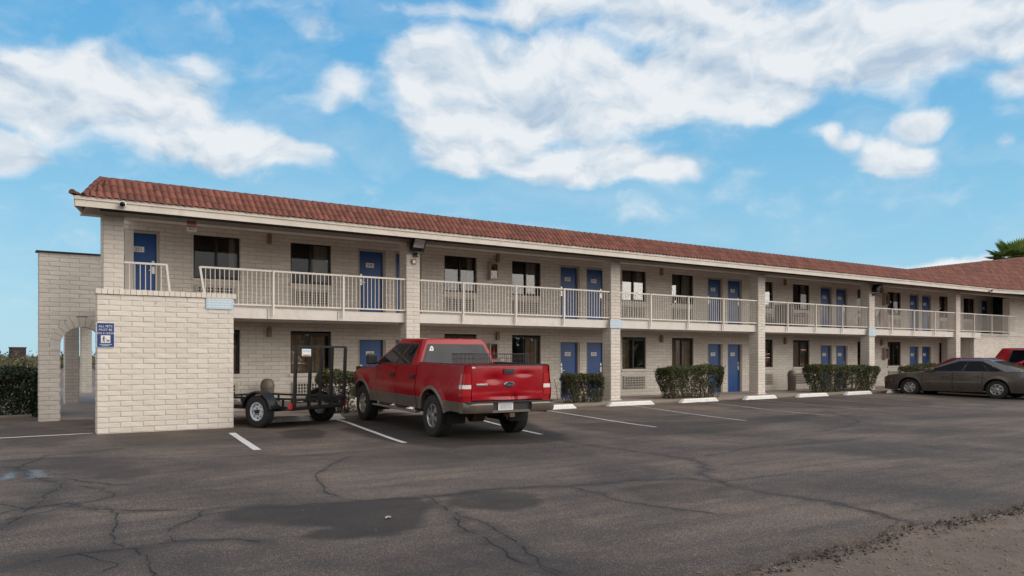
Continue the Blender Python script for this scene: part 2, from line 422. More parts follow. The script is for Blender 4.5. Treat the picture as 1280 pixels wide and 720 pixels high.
def np_mesh(name, V, F, mats, attrs=None, smooth=False):
    me = bpy.data.meshes.new(name); V = np.asarray(V, np.float32); F = np.asarray(F, np.int32)
    me.vertices.add(len(V)); me.vertices.foreach_set('co', V.ravel())
    k = F.shape[1]; me.loops.add(F.size); me.loops.foreach_set('vertex_index', F.ravel())
    me.polygons.add(len(F)); me.polygons.foreach_set('loop_start', np.arange(0, F.size, k, dtype=np.int32))
    me.polygons.foreach_set('loop_total', np.full(len(F), k, np.int32))
    if smooth: me.polygons.foreach_set('use_smooth', np.ones(len(F), bool))
    for m in (mats if isinstance(mats, (list, tuple)) else [mats]): me.materials.append(m)
    for a, val in (attrs or {}).items():
        at_ = me.attributes.new(a, 'FLOAT', 'POINT'); at_.data.foreach_set('value', np.asarray(val, np.float32))
    me.update(calc_edges=True); me.validate(); return me
def leaves(P, size, asp=.55, droop=0., nrm=None, jit=1.0):
    P = np.asarray(P); n = len(P)
    d = rng.normal(size=(n, 3)); d[:, 2] -= droop; d /= np.linalg.norm(d, axis=1)[:, None]
    q = rng.normal(size=(n, 3))
    if nrm is not None: q = q*jit + nrm*1.0
    a = np.cross(d, q); a /= np.linalg.norm(a, axis=1)[:, None] + 1e-9
    s = size * (.6 + .8*rng.random(n))[:, None]
    w = s*asp*.5
    V = np.stack([P - d*s*.5, P + a*w, P + d*s*.5, P - a*w], 1).reshape(-1, 3)
    F = np.arange(4*n).reshape(n, 4); return V, F
def vnoise(x, y, sc, seed=0):
    """smooth value noise for arrays"""
    r = np.random.default_rng(seed); T = r.random((64, 64))
    X = np.asarray(x)*sc; Y = np.asarray(y)*sc
    i = np.floor(X).astype(int); j = np.floor(Y).astype(int); fx = X-i; fy = Y-j
    fx = fx*fx*(3-2*fx); fy = fy*fy*(3-2*fy)
    g = lambda a, b: T[a % 64, b % 64]
    return (g(i, j)*(1-fx)+g(i+1, j)*fx)*(1-fy) + (g(i, j+1)*(1-fx)+g(i+1, j+1)*fx)*fy
def fbm(x, y, sc, seed=0, o=4):
    return sum(vnoise(x, y, sc*2**k, seed+k)/2**(k+1) for k in range(o))
# ------------------------------------------------------------------ camera
cam = bpy.data.cameras.new('camera'); camo = bpy.data.objects.new('camera', cam); COL.objects.link(camo)
cam.sensor_width = 36; cam.lens = 28.125; cam.shift_y = 85/1280; cam.clip_end = 6000; cam.clip_start = .1
HEAD = math.atan2(.5704, .8213)
camo.location = (0, 0, CAMH); camo.rotation_euler = (R(90), 0, -HEAD); S.camera = camo
S.view_settings.view_transform = 'Standard'; S.view_settings.look = 'None'; S.view_settings.gamma = 1
S.view_settings.exposure = 0.12
# ------------------------------------------------------------------ sky and sun
SUN_AZ, SUN_EL = R(140), R(30)                    # compass direction (from +Y towards +X) and height of the sun
wd = bpy.data.worlds.new('World'); S.world = wd; wd.use_nodes = True
nt = wd.node_tree; bg = nt.nodes['Background']
sky = nt.nodes.new('ShaderNodeTexSky'); sky.sky_type = 'NISHITA'; sky.sun_disc = False
sky.sun_elevation = SUN_EL; sky.sun_rotation = SUN_AZ; sky.air_density = 1.0; sky.dust_density = .6; sky.ozone_density = 2.
tc = nt.nodes.new('ShaderNodeTexCoord'); D = tc.outputs['Generated']
sx = nt.nodes.new('ShaderNodeSeparateXYZ'); L(nt, D, sx.inputs[0])
az = mth(nt, 'ARCTAN2', sx.outputs[0], sx.outputs[1]); el = mth(nt, 'ARCSINE', sx.outputs[2])
cv = nt.nodes.new('ShaderNodeCombineXYZ'); L(nt, az, cv.inputs[0]); L(nt, el, cv.inputs[1])
def vm(op, a, b=None, c=None):
    m = nt.nodes.new('ShaderNodeVectorMath'); m.operation = op
    for i, v in enumerate((a, b, c)):
        if v is None: continue
        if hasattr(v, 'node'): L(nt, v, m.inputs[i])
        else: m.inputs[i].default_value = v
    return m.outputs[1] if op in ('LENGTH', 'DOT_PRODUCT') else m.outputs[0]
n3 = nt.nodes.new('ShaderNodeTexNoise'); n3.inputs['Scale'].default_value = 7; n3.inputs['Detail'].default_value = 5; n3.inputs['Roughness'].default_value = .5
L(nt, cv.outputs[0], n3.inputs['Vector'])
warp = vm('MULTIPLY_ADD', vm('SUBTRACT', n3.outputs['Color'], (.5, .5, .5)), (.12, .085, 0), cv.outputs[0])
CL = [  # cloud bodies: compass offset and height given in thousandths of the view's tangent, with half sizes and weight
 (40,112,85,58,1),(125,108,85,60,1),(205,140,95,62,1),(280,172,80,40,1),(350,192,55,20,.95),(15,190,48,28,1),
 (255,78,40,45,.42),(400,45,55,26,.42),(425,115,52,34,.5),(200,70,60,25,.3),(100,45,120,14,.3),
 (555,95,75,52,1),(640,105,120,66,1),(720,115,120,62,1),(800,100,110,50,1),(880,82,90,52,1),(600,165,95,48,1),(575,205,60,22,.9),
 (735,198,120,32,1),(820,206,66,20,1),(960,108,85,34,1),(1010,55,140,60,1),(1120,66,130,52,1),(1210,40,130,52,1),(860,12,140,40,1),
 (690,8,100,28,.8),(1290,95,70,22,.8),(1100,188,60,22,.85),(1150,152,55,13,.85),(1022,168,16,16,.7),(1040,178,30,14,.6),(1085,200,30,12,.8),(1180,146,30,10,.7),(1268,178,18,12,.5),(1190,334,95,13,.8),(560,10,80,16,.5)]
acc = None
for (cx, cy, rx, ry, w) in CL:
    r_ = (cx-640)/1000; a_ = HEAD + math.atan(r_); q = 1/math.sqrt(1+r_*r_); e_ = math.atan((445-cy)/1000*q)
    sa, se = rx/1000*q*q*1.12, ry/1000*q*1.12
    d = vm('LENGTH', vm('MULTIPLY_ADD', warp, (1/sa, 1/se, 0), (-a_/sa, -e_/se, 0)))
    d = mth(nt, 'MULTIPLY', mth(nt, 'SUBTRACT', 1.25, d, clamp=True), w)
    acc = d if acc is None else mth(nt, 'SMOOTH_MAX', acc, d, .25)
n5 = nt.nodes.new('ShaderNodeTexNoise'); n5.inputs['Scale'].default_value = 11; n5.inputs['Detail'].default_value = 10; n5.inputs['Roughness'].default_value = .54
mp = vm('MULTIPLY', warp, (1, 1.7, 1)); L(nt, mp, n5.inputs['Vector'])
n6 = nt.nodes.new('ShaderNodeTexNoise'); n6.inputs['Scale'].default_value = 11; n6.inputs['Detail'].default_value = 6; n6.inputs['Roughness'].default_value = .5
L(nt, vm('ADD', mp, (.004, .030, 0)), n6.inputs['Vector'])
# out-of-view sky: bright clouds added as fill light for shaded walls
view = vm('DOT_PRODUCT', D, (math.sin(HEAD), math.cos(HEAD), .15))
fill_cover = mth(nt, 'MULTIPLY', mth(nt, 'SUBTRACT', .62, view, clamp=True), 2.2, clamp=True)
dens = mth(nt, 'ADD', mth(nt, 'MAXIMUM', acc, mth(nt, 'MULTIPLY', fill_cover, .75)), mth(nt, 'MULTIPLY', mth(nt, 'SUBTRACT', n5.outputs[0], .5), 1.05))
mr = nt.nodes.new('ShaderNodeMapRange'); mr.interpolation_type = 'SMOOTHSTEP'
mr.inputs['From Min'].default_value = .14; mr.inputs['From Max'].default_value = .70; L(nt, dens, mr.inputs[0])
fac = mr.outputs[0]
relief = mth(nt, 'MULTIPLY_ADD', mth(nt, 'SUBTRACT', n5.outputs[0], n6.outputs[0]), 2.2, .62, clamp=True)
ccol = ramp(nt, relief, [(.2, (.46, .57, .70)), (.5, (.67, .74, .81)), (.8, (.86, .88, .90))])
blue = ramp(nt, mth(nt, 'MULTIPLY', el, 1/R(30), clamp=True), [(0, (.46, .75, .90)), (.28, (.30, .64, .87)), (.6, (.155, .50, .83)), (1, (.07, .38, .80))])
ns = vm('MULTIPLY', sky.outputs[0], (.085, .085, .085))
base = mixc(nt, .82, ns, blue)
n7 = nt.nodes.new('ShaderNodeTexNoise'); n7.inputs['Scale'].default_value = 4.5; n7.inputs['Detail'].default_value = 9; n7.inputs['Roughness'].default_value = .62; n7.inputs['Distortion'].default_value = .5
L(nt, vm('MULTIPLY', warp, (1, 2.6, 1)), n7.inputs['Vector'])
veil = mth(nt, 'MULTIPLY', ramp(nt, n7.outputs[0], [(.46, (0,0,0)), (.72, (1,1,1))]), .26)
fac = mth(nt, 'MAXIMUM', fac, veil)
ccol = mixc(nt, mth(nt, 'MULTIPLY', fill_cover, .75), ccol, (1.05, 1.0, .95))  # unseen clouds brightened and warmed to lift the shaded walls
col = mixc(nt, mth(nt, 'MULTIPLY', fac, .94), base, ccol)
L(nt, col, bg.inputs['Color']); bg.inputs['Strength'].default_value = .93
sl = bpy.data.lights.new('sun', 'SUN'); so = bpy.data.objects.new('sun', sl); COL.objects.link(so)
sl.energy = 2.3; sl.angle = R(58); sl.color = (1, .925, .83)
sd = Vector((math.sin(SUN_AZ)*math.cos(SUN_EL), math.cos(SUN_AZ)*math.cos(SUN_EL), math.sin(SUN_EL)))
so.rotation_euler = sd.to_track_quat('Z', 'Y').to_euler()
# ------------------------------------------------------------------ ground
mb = MB(); mb.quad((-3000, -3000, -.14), (3000, -3000, -.14), (3000, 3000, -.14), (-3000, 3000, -.14))
setting(mb.build('terrain', M['dirt']))
EDGE = 3.93
def edge_y(x): return EDGE + (fbm(x, x*0, 1.1, 3, 5)-.5)*.34 + (fbm(x, x*0, 7, 5, 3)-.5)*.10
xs = np.concatenate([[-70, -50, -35, -25, -18, -13, -10], np.arange(-8, 14, .07), np.arange(14, 28, .13), np.arange(28, 46, .3), [48, 52, 58, 66, 80]])
ys = np.concatenate([np.linspace(0, 1, 4)[:0], np.arange(0, 14.1, .07), np.arange(14.1, 21.3, .15)])
ys = ys / ys.max()
XX, TT = np.meshgrid(xs, ys)
EY = edge_y(XX); YY = EY + TT*(22.8 - EY)
tt = np.clip((YY-13)/4.8, 0, 1); GZ = .07*tt*tt*(3-2*tt)
GZ += (fbm(XX, YY, .6, 21, 3)-.5)*.012
drop = np.clip(1-(YY-EY)/.06, 0, 1); GZ -= drop*.085
stain_shade = np.zeros_like(XX); seal = np.zeros_like(XX); wet = np.zeros_like(XX)
warpx = XX + (fbm(XX, YY, 1.6, 31)-.5)*.45 + (fbm(XX, YY, 6, 33)-.5)*.22; warpy = YY + (fbm(XX, YY, 1.6, 41)-.5)*.45 + (fbm(XX, YY, 6, 43)-.5)*.22
def in_poly(pts):
    ins = np.zeros(XX.shape, bool); n = len(pts)
    for i in range(n):
        (x1, y1), (x2, y2) = pts[i], pts[(i+1) % n]
        if y1 == y2: continue
        c = ((y1 > warpy) != (y2 > warpy)) & (warpx < (x2-x1)*(warpy-y1)/(y2-y1)+x1); ins ^= c
    return ins
def soft(a, k=2):
    for _ in range(k):
        p = np.pad(a, 1, mode='edge'); a = (p[:-2, 1:-1]+p[2:, 1:-1]+p[1:-1, :-2]+p[1:-1, 2:]+p[1:-1, 1:-1]*2)/6
    return a
def stain_shade_px(pts, amt, k=1):
    global stain_shade
    stain_shade = np.maximum(stain_shade, soft(in_poly([px_ground(*p) for p in pts]).astype(float), k)*amt)
stain_shade_px([(282,641),(330,632),(430,627),(520,622),(546,630),(540,650),(512,664),(440,672),(370,675),(395,660),(345,657),(295,656)], .85)
stain_shade_px([(552,620),(600,613),(678,618),(680,634),(640,642),(600,641),(570,632)], .8)
stain_shade_px([(778,612),(840,603),(905,608),(912,622),(860,632),(800,628)], .45)
stain_shade_px([(345,543),(380,539),(410,542),(402,549),(362,550)], .9, 1)
stain_shade_px([(420,540),(460,524),(530,518),(640,525),(690,538),(720,550),(650,556),(560,560),(490,553)], .95, 4)  # damp ground, darkened further as painted shade under the pickup
stain_shade_px([(0,575),(90,572),(175,577),(160,590),(90,597),(0,600)], .45, 3)
stain_shade_px([(110,592),(175,586),(190,592),(150,600),(110,598)], .55, 2)
stain_shade_px([(120,546),(292,538),(330,545),(420,535),(430,548),(300,556),(150,560)], .35, 6)
stain_shade_px([(700,530),(860,527),(950,522),(1040,514),(1010,524),(900,541),(780,546)], .6, 6)
stain_shade_px([(880,500),(1010,497),(1110,500),(1180,506),(1060,511),(940,512)], .45, 5)
stain_shade_px([(0,533),(120,548),(60,562),(0,563)], .45, 5)
stain_shade_px([(300,575),(470,562),(620,570),(560,588),(380,592)], .3, 8)
stain_shade_px([(0,668),(80,645),(60,640),(0,652)], .5, 3)
stain_shade_px([(0,700),(70,690),(190,682),(140,705),(60,722),(0,722)], .5, 3)
stain_shade_px([(820,604),(860,603),(910,612),(900,625),(860,630),(820,620)], .35, 3)
stain_shade_px([(1120,492),(1280,496),(1290,504),(1180,500)], .6, 4)
stain_shade_px([(292,528),(440,514),(430,532),(330,540)], .8, 4)  # shade painted into the asphalt under the trailer
def wet_px(pts, amt, k=1):
    global wet
    wet = np.maximum(wet, soft(in_poly([px_ground(*p) for p in pts]).astype(float), k)*amt)
wet_px([(22,589),(45,586),(62,590),(55,598),(35,597)], 1.); wet_px([(0,590),(12,592),(10,598),(0,600)], 1.); wet_px([(70,588),(84,586),(88,590),(74,593)], .8)
CR = dict(
 a=([(0,642),(20,638),(60,631),(134,635),(188,637.5),(252,637),(289,633.5),(369.5,630),(454,624),(540,619),(630,609),(709,608),(795,599),(860,597),(905,603)], .055, .8),
 b=([(677,543),(723,554),(788,562),(820,566),(859.5,573),(883,586),(879,593),(903,602),(964,615),(1035.6,627),(1079,638),(1143,654)], .05, .85),
 c=([(540,619),(569,638.6),(576,656.5),(601,667),(630,690.7),(666,705),(694.6,719),(712,735)], .05, .8),
 d=([(569,638.6),(580,646),(615.6,658),(648,676),(669,703),(694,719)], .03, .8),
 e=([(-10,662),(0,658),(27,647.6),(47,634),(67,614),(81,604),(50,597),(20,584),(0,584)], .09, .9),
 f=([(-20,712),(0,708),(67,695),(134,688),(185,684.6),(235,674.5),(285.5,671),(329,674.5)], .07, .85),
 g=([(252,637),(235,651),(215,661),(222,674.5)], .012, .5),
 h=([(440,570),(416.5,580),(398,590.5),(401.4,604),(416.5,614),(430,621),(445,624)], .018, .6),
 i=([(1030,513),(1050,517.7),(1071.5,525),(1064,532),(1020,540)], .035, .7),
 j=([(709,608),(745,615),(781,626),(831,633),(900,640)], .02, .55),
 k=([(884.7,570),(945.8,557),(1007,553.7),(1093,546.5),(1180,543)], .035, .45),
 l=([(1035.6,627),(1060,634),(1100,640),(1118,651),(1112,660)], .018, .5),
 m=([(50,597),(100,600),(150,605),(170,603)], .02, .6), n=([(0,577),(60,573),(190,573),(300,570),(420,569)], .09, .35),
 q=([(134,635),(150,645),(138,662),(160,684)], .015, .55),
 w=([(0,627),(47,634),(95,626),(134,635)], .04, .6), x=([(20,584),(60,570),(120,565),(180,557)], .04, .5), y=([(185,684.6),(200,700),(190,722)], .015, .55), z=([(903,602),(940,596),(1000,588),(1080,590),(1150,580)], .03, .4),
 o=([(100,690),(150,704),(120,722)], .014, .5), p=([(27,647),(110,628),(150,620),(130,608),(95,606)], .02, .5))
crk = MB(); rc = random.Random(5)
for key, (pts, hw, amt) in CR.items():
    W_ = [Vector((*px_ground(*p), 0)) for p in pts]
    P_ = []
    for a, b in zip(W_[:-1], W_[1:]):
        n = max(2, int((b-a).length/.035)); 
        for q in range(n): P_.append(a + (b-a)*(q/n))
    P_.append(W_[-1]); P_ = np.array([(p.x, p.y) for p in P_])
    ph = len(key)+ord(key)
    jx = (fbm(P_[:, 0]+ph, P_[:, 1], 1.1, 51, 2)-.5)*.30 + (fbm(P_[:, 0], P_[:, 1]+ph, 5, 52, 4)-.5)*.16
    jy = (fbm(P_[:, 0]-ph, P_[:, 1], 1.1, 53, 2)-.5)*.30 + (fbm(P_[:, 0], P_[:, 1]-ph, 5, 54, 4)-.5)*.16
    P_ = P_ + np.stack([jx, jy], 1)
    # sealed / dirt-filled band into the asphalt's seal mask
    for (x, y) in P_[::1]:
        i0, i1 = np.searchsorted(xs, [x-.35, x+.35])
        if i1 <= i0: continue
        sub = np.hypot(XX[:, i0:i1]-x, YY[:, i0:i1]-y)
        w = hw*(.5+1.2*float(vnoise(np.array([x]), np.array([y]), 1.7, 61)[0]))
        seal[:, i0:i1] = np.maximum(seal[:, i0:i1], amt*np.clip(1.5-sub/(w+.035), 0, 1))
    # the open crack itself
    op = 0
    for q in range(len(P_)-1):
        if rc.random() < .018: op = rc.randint(2, 9)
        if op > 0: op -= 1; continue
        a = Vector((*P_[q], 0)); b = Vector((*P_[q+1], 0)); d = (b-a).normalized(); nn = Vector((-d.y, d.x, 0))
        wa = .002 + .006*float(vnoise(np.array([a.x]), np.array([a.y]), 3.1, 71)[0]); wb = .002 + .006*float(vnoise(np.array([b.x]), np.array([b.y]), 3.1, 71)[0])
        def gp(p, s_): 
            q_ = p + s_; z = float((fbm(np.array([q_.x]), np.array([q_.y]), .6, 21, 3)[0]-.5)*.012)
            return (q_.x, q_.y, ground(q_.y) + z + .0045)
        crk.quad(gp(a, nn*wa), gp(b, nn*wb), gp(b, -nn*wb), gp(a, -nn*wa))
setting(crk.build('asphalt_crack', M['crack'], recalc=False))
nr, ncx = XX.shape
idx = np.arange(nr*ncx).reshape(nr, ncx)
F = np.stack([idx[:-1, :-1], idx[:-1, 1:], idx[1:, 1:], idx[1:, :-1]], -1).reshape(-1, 4)
stain_shade *= .78 + .5*fbm(XX, YY, 2.5, 81)
seal = np.maximum(seal, np.clip(1-(YY-EY)/.16, 0, 1)*(.5+.6*fbm(XX, YY, 6, 83)))
me = np_mesh('asphalt_lot', np.stack([XX, YY, GZ], -1).reshape(-1, 3), F, M['asphalt'], dict(stain_shade=stain_shade.ravel(), seal=seal.ravel(), wet=wet.ravel()), True)
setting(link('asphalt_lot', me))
# dirt shoulder in front of the asphalt, with loose stones
xs2 = np.concatenate([[-70, -30], np.arange(-4, 18, .10), [20, 26, 34, 45, 60, 80]]); ys2 = np.concatenate([[-60, -30, -12, -4], np.arange(-1, 4.5, .10)])
X2, Y2 = np.meshgrid(xs2, ys2)
Z2 = -.045 + (fbm(X2, Y2, .8, 91, 3)-.5)*.06 + (fbm(X2, Y2, 5, 95, 3)-.5)*.045
Z2 = np.where(Y2 > 4.15, -.12, Z2)
i2 = np.arange(X2.size).reshape(X2.shape)
F2 = np.stack([i2[:-1, :-1], i2[:-1, 1:], i2[1:, 1:], i2[1:, :-1]], -1).reshape(-1, 4)
setting(link('dirt_shoulder', np_mesh('dirt_shoulder', np.stack([X2, Y2, Z2], -1).reshape(-1, 3), F2, M['dirt'], None, True)))
def stones(n, fx, fy, smin, smax):
    Vs, Fs = [], []
    base = np.array([(1,0,0),(-1,0,0),(0,1,0),(0,-1,0),(0,0,1),(0,0,-1)], float)
    tri = np.array([(0,2,4),(2,1,4),(1,3,4),(3,0,4),(2,0,5),(1,2,5),(3,1,5),(0,3,5)])
    for k in range(n):
        x, y = fx(), fy(); s = smin + (smax-smin)*rng.random()**4
        q = base * (s*(.6+.7*rng.random((6, 1)))) * np.array([1, .8, .55]); a = rng.random()*6.28
        q = q @ np.array([[math.cos(a), -math.sin(a), 0], [math.sin(a), math.cos(a), 0], [0, 0, 1]])
        e = float(edge_y(np.array([x]))[0]); onl = y > e
        y_ = y
        z = (ground(y_)+.002) if onl else float(-.045 + (fbm(np.array([x]), np.array([y]), .8, 91, 3)[0]-.5)*.06 + (fbm(np.array([x]), np.array([y]), 5, 95, 3)[0]-.5)*.045)
        if onl and y_ - e < .10: z -= .085*(1-(y_-e)/.10)
        Vs.append(q + (x, y_, z + s*.15)); Fs.append(tri + 6*len(Fs))
    return np.concatenate(Vs), np.concatenate(Fs)
V, F = stones(9000, lambda: 2.5+rng.random()*10, lambda: 4.0-abs(rng.normal())*1.0, .004, .020)
V2, F2_ = stones(3000, lambda: 2.5+rng.random()*10, lambda: 0, .005, .024)
for q in range(len(V2)//6):
    x = V2[q*6:q*6+6, 0].mean(); V2[q*6:q*6+6, 1] += float(edge_y(np.array([x]))[0]) + rng.normal()*.07 - .04; V2[q*6:q*6+6, 2] += .022-.05*rng.random() - V2[q*6:q*6+6, 2].mean() - .035
setting(link('asphalt_crumbs', np_mesh('asphalt_crumbs', V2, F2_, M['crumb'])), 'stuff', 'dark crumbled asphalt along the broken lot edge', 'asphalt crumbs')
setting(link('gravel', np_mesh('gravel', V, F, M['stone'])), 'stuff', 'loose brown gravel along the broken edge of the asphalt', 'gravel')
V, F = stones(900, lambda: -3+rng.random()*16, lambda: 4.1+rng.random()**2*9, .004, .014)
setting(link('grit', np_mesh('grit', V, F, M['stone'])), 'stuff', 'pale grit scattered over the asphalt', 'grit')
# painted bay lines
def line(x0, y0, x1, y1, w=.10, wear=0.):
    mb = MB(); a = Vector((x0, y0, 0)); b = Vector((x1, y1, 0)); d = (b-a); n = max(2, int(d.length/.25)); nn = Vector((-d.y, d.x, 0)).normalized()*w/2
    rows = []
    for q in range(n+1):
        p = a + d*q/n; row = []
        for s_ in (-1, 1):
            t = p + nn*s_*(1+(rng.random()-.5)*.12); zz = ground(t.y) + float((fbm(np.array([t.x]), np.array([t.y]), .6, 21, 3)[0]-.5)*.012)
            row.append((t.x, t.y, zz+.007))
        rows.append(row)
    mb.grid(rows); o = setting(mb.build('bay_line', M['line'], recalc=False)); o['wear'] = float(wear); return o
for a, b, w, wear in (((290,541),(322,562),.13,-.1),((414,523),(506,553),.10,-.05),((566,518),(677,542),.10,.0),((683,514),(820,533),.09,.05),((778,507),(933,525),.09,.12),((862,502.5),(1030,518),.09,.2),
                   ((936,500.2),(1105,512.5),.09,.30),((1003,498),(1165,508),.09,.36),((1060,495.5),(1210,504),.09,.42),((-40,552),(117,545),.11,-.1)):
    A = px_ground(*a, z0=.055 if a[1] < 545 else .04); B = px_ground(*b, z0=.01 if b[1] > 548 else .02); line(*A, *B, w, wear)
# ------------------------------------------------------------------ the motel
BAY, BX, WY, PY = 7.365, 3.04, 21.4, 19.4
Z_SLAB, Z_SLABB, Z_SOF = 2.73, 2.48, 4.64
bld = thing('motel_building', 'two storey white brick motel with red tiled eaves and blue room doors along both floors', 'motel', (3.37, WY, 0))
def world_of(o):
    return (world_of(o.parent) @ o.matrix_parent_inverse if o.parent else Matrix.Identity(4)) @ o.matrix_basis
def adopt(o, parent):                              # parent an object that was built in place
    o.parent = parent; o.matrix_parent_inverse = world_of(parent).inverted(); return o
def B(mb, name, mats, parent=bld, **k): return adopt(mb.build(name, mats, None, **k), parent)
DB, WA, WB, DA = (.24, 1.12), (1.93, 3.09), (4.46, 5.62), (6.44, 7.30)
LOW_D, UP_D, LOW_W, UP_W = (.10, 2.09), (2.72, 4.66), (1.08, 2.21), (3.56, 4.71)
doors, wins = [], []
for k in range(6):
    o = BX + BAY*k
    for fl in (0, 1):
        dz, wz = (LOW_D, UP_D)[fl], (LOW_W, UP_W)[fl]
        if not (k == 0 and fl == 0): doors.append((o+(DB[0] if k else .06), o+DB[1], *dz, 'b' if k else 'c', k, fl))
        doors.append((o+DA[0], o+DA[1], *dz, 'a', k, fl))
        wins += [(o+WA[0], o+WA[1], *wz, 'a', k, fl), (o+WB[0], o+WB[1], *wz, 'b', k, fl)]
WX0, WX1 = 2.97, 47.6
holes = [(h[0]-WX0, h[1]-WX0, h[2], h[3]) for h in doors + wins]
mb = MB(); blocks(mb, (WX0, WY, 0), (1, 0, 0), (0, -1, 0), WX1-WX0, .05, 4.98, holes, phase=.1, seed=3)
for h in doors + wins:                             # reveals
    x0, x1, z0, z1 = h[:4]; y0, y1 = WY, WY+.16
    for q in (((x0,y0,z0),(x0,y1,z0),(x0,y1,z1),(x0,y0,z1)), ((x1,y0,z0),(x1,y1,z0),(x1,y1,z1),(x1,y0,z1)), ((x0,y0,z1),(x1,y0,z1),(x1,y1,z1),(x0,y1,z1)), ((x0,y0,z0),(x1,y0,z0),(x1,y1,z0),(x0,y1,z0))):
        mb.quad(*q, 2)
mb.box(3.37, 3.57, WY+.005, 24.4, .05, 4.98, 0); mb.box(4.25, 4.45, 24.4, 29, .05, 4.98, 0); mb.box(3.57, 4.25, 24.2, 24.4, .05, 4.98, 0); mb.box(4.45, 55, 28.8, 29, .05, 4.98, 0)
B(mb, 'front_wall', [M['block'], M['mortar'], M['jamb']])
mb = MB(); mb.box(3.6, 53, WY+1.15, WY+1.25, .05, 4.98); mb.box(3.6, 53, WY+.165, WY+1.14, 2.5, 2.7)  # dark backing added behind the windows to keep light from leaking
B(mb, 'room_backing', M['room'])
# doors: one mesh of each kind, shared by the copies
def door_meshes(hgt, wid):
    a = MB(); a.box(.055, wid-.055, .10, .145, .01, hgt-.055)
    f = MB(); f.box(0, .055, .02, .15, 0, hgt); f.box(wid-.055, wid, .02, .15, 0, hgt); f.box(.055, wid-.055, .02, .15, hgt-.055, hgt); f.box(.055, wid-.055, .03, .15, -.012, .0095, 1)
    return a, f
def handle_mb(x):
    h = MB(); h.box(x-.032, x+.032, .084, .1, 1.13, 1.22); h.box(x-.035, x+.035, .080, .1, .90, 1.08)
    s = 1 if x < .4 else -1
    h.bar((x, .05, .98), (x+s*.11, .05, .98), .018); h.bar((x, .05, .98), (x, .085, .98), .02); return h
DM = {}
def door(x0, x1, z0, z1, kind, k, fl, num):
    key = (kind, fl)
    if key not in DM:
        a, f = door_meshes(z1-z0, x1-x0)
        hx = .13 if kind == 'a' else (x1-x0)-.13
        p = MB(); cx = (x1-x0)/2 - .02 + (.09 if kind == 'c' else 0); p.box(cx-.125, cx+.125, .090, .1, z1-z0-.52, z1-z0-.385)
        DM[key] = (a.mesh('door', M['blue']), f.mesh('door_frame', [M['jamb'], M['metal']]), handle_mb(hx).mesh('handle', M['metal']), p.mesh('number_plate', M['plate']), cx)
    dm = DM[key]
    d = link('door', dm[0], bld, (x0-3.37, 0, z0))
    link('door_frame', dm[1], d); link('handle', dm[2], d); link('number_plate', dm[3], d)
    if num: text_obj('room_number', num, .115, M['ink'], d, at(dm[4], .0885, z1-z0-.455))
    return d
nums = {('c',0,1):'251',('a',0,1):'249',('b',1,1):'247',('a',1,1):'245',('b',2,1):'243',('a',2,1):'241',('b',3,1):'239',('a',3,1):'237',('b',4,1):'235',('a',4,1):'233',('b',5,1):'231',
        ('a',0,0):'149',('b',1,0):'147',('a',1,0):'145',('b',2,0):'143',('a',2,0):'141',('b',3,0):'139',('a',3,0):'137',('b',4,0):'135',('a',4,0):'133',('b',5,0):'131'}
for h in doors: door(*h[:4], *h[4:], nums.get((h[4], h[5], h[6])))
# windows: frame > pane, curtain, sill
def curtain_mesh(x0, x1, z0, z1, y, folds, seed, mat):
    mb = MB(); rd = random.Random(seed); n = int((x1-x0)/.012)+2; rows = []
    ph = rd.random()*6
    for z in (z0, (z0+z1)/2, z1):
        rows.append([(x0+(x1-x0)*i/(n-1), y + .028*math.sin(i*folds+ph+.5*math.sin(i*.21)) , z) for i in range(n)])
    mb.grid(rows); return mb.mesh('curtain', mat, 60)
WM = {}
rw = random.Random(4)
def window(x0, x1, z0, z1, kind, k, fl):
    w, h = x1-x0, z1-z0
    if fl not in WM:
        f = MB(); t = .045; ya, yb = .055, .115
        f.box(0, t, ya, yb, 0, h); f.box(w-t, w, ya, yb, 0, h); f.box(t, w-t, ya, yb, 0, t); f.box(t, w-t, ya, yb, h-t, h)
        f.box(w*.5-.03, w*.5+.03, ya-.008, yb-.01, t, h-t)
        f.box(w*.5+.03, w-t, ya+.012, yb-.02, t, t+.03); f.box(w*.5+.03, w-t, ya+.012, yb-.02, h-t-.03, h-t)
        p = MB(); p.box(t, w*.5-.03, .088, .092, t, h-t); p.box(w*.5+.03, w-t, .078, .082, t+.03, h-t-.03)
        s = MB(); s.box(-.04, w+.04, -.045, .055, -.075, -.004)
        WM[fl] = (f.mesh('window', M['bronze']), p.mesh('pane', M['glass'] if fl else M['glass_low']), s.mesh('sill', M['trim']))
    wm = WM[fl]
    o = link('window', wm[0], bld, (x0-3.37, 0, z0)); link('pane', wm[1], o); link('sill', wm[2], o)
    sd = rw.randint(0, 999)
    if fl: link('curtain', curtain_mesh(w*.80 if kind == 'a' else w*.62, w-.05, .05, h-.05, .2, .55, sd, M['curtain_pale']), o)
    else:
        a, b = [(.05, w-.05), (.05, w*.93), (w*.08, w-.05), (w*.5, w-.05), (.05, w*.46)][(k*2+(kind == 'b')) % 5]
        link('curtain', curtain_mesh(a, b, .05, h-.05, .2, .42, sd, M['curtain']), o)
    return o
for h in wins: window(*h[:4], *h[4:])
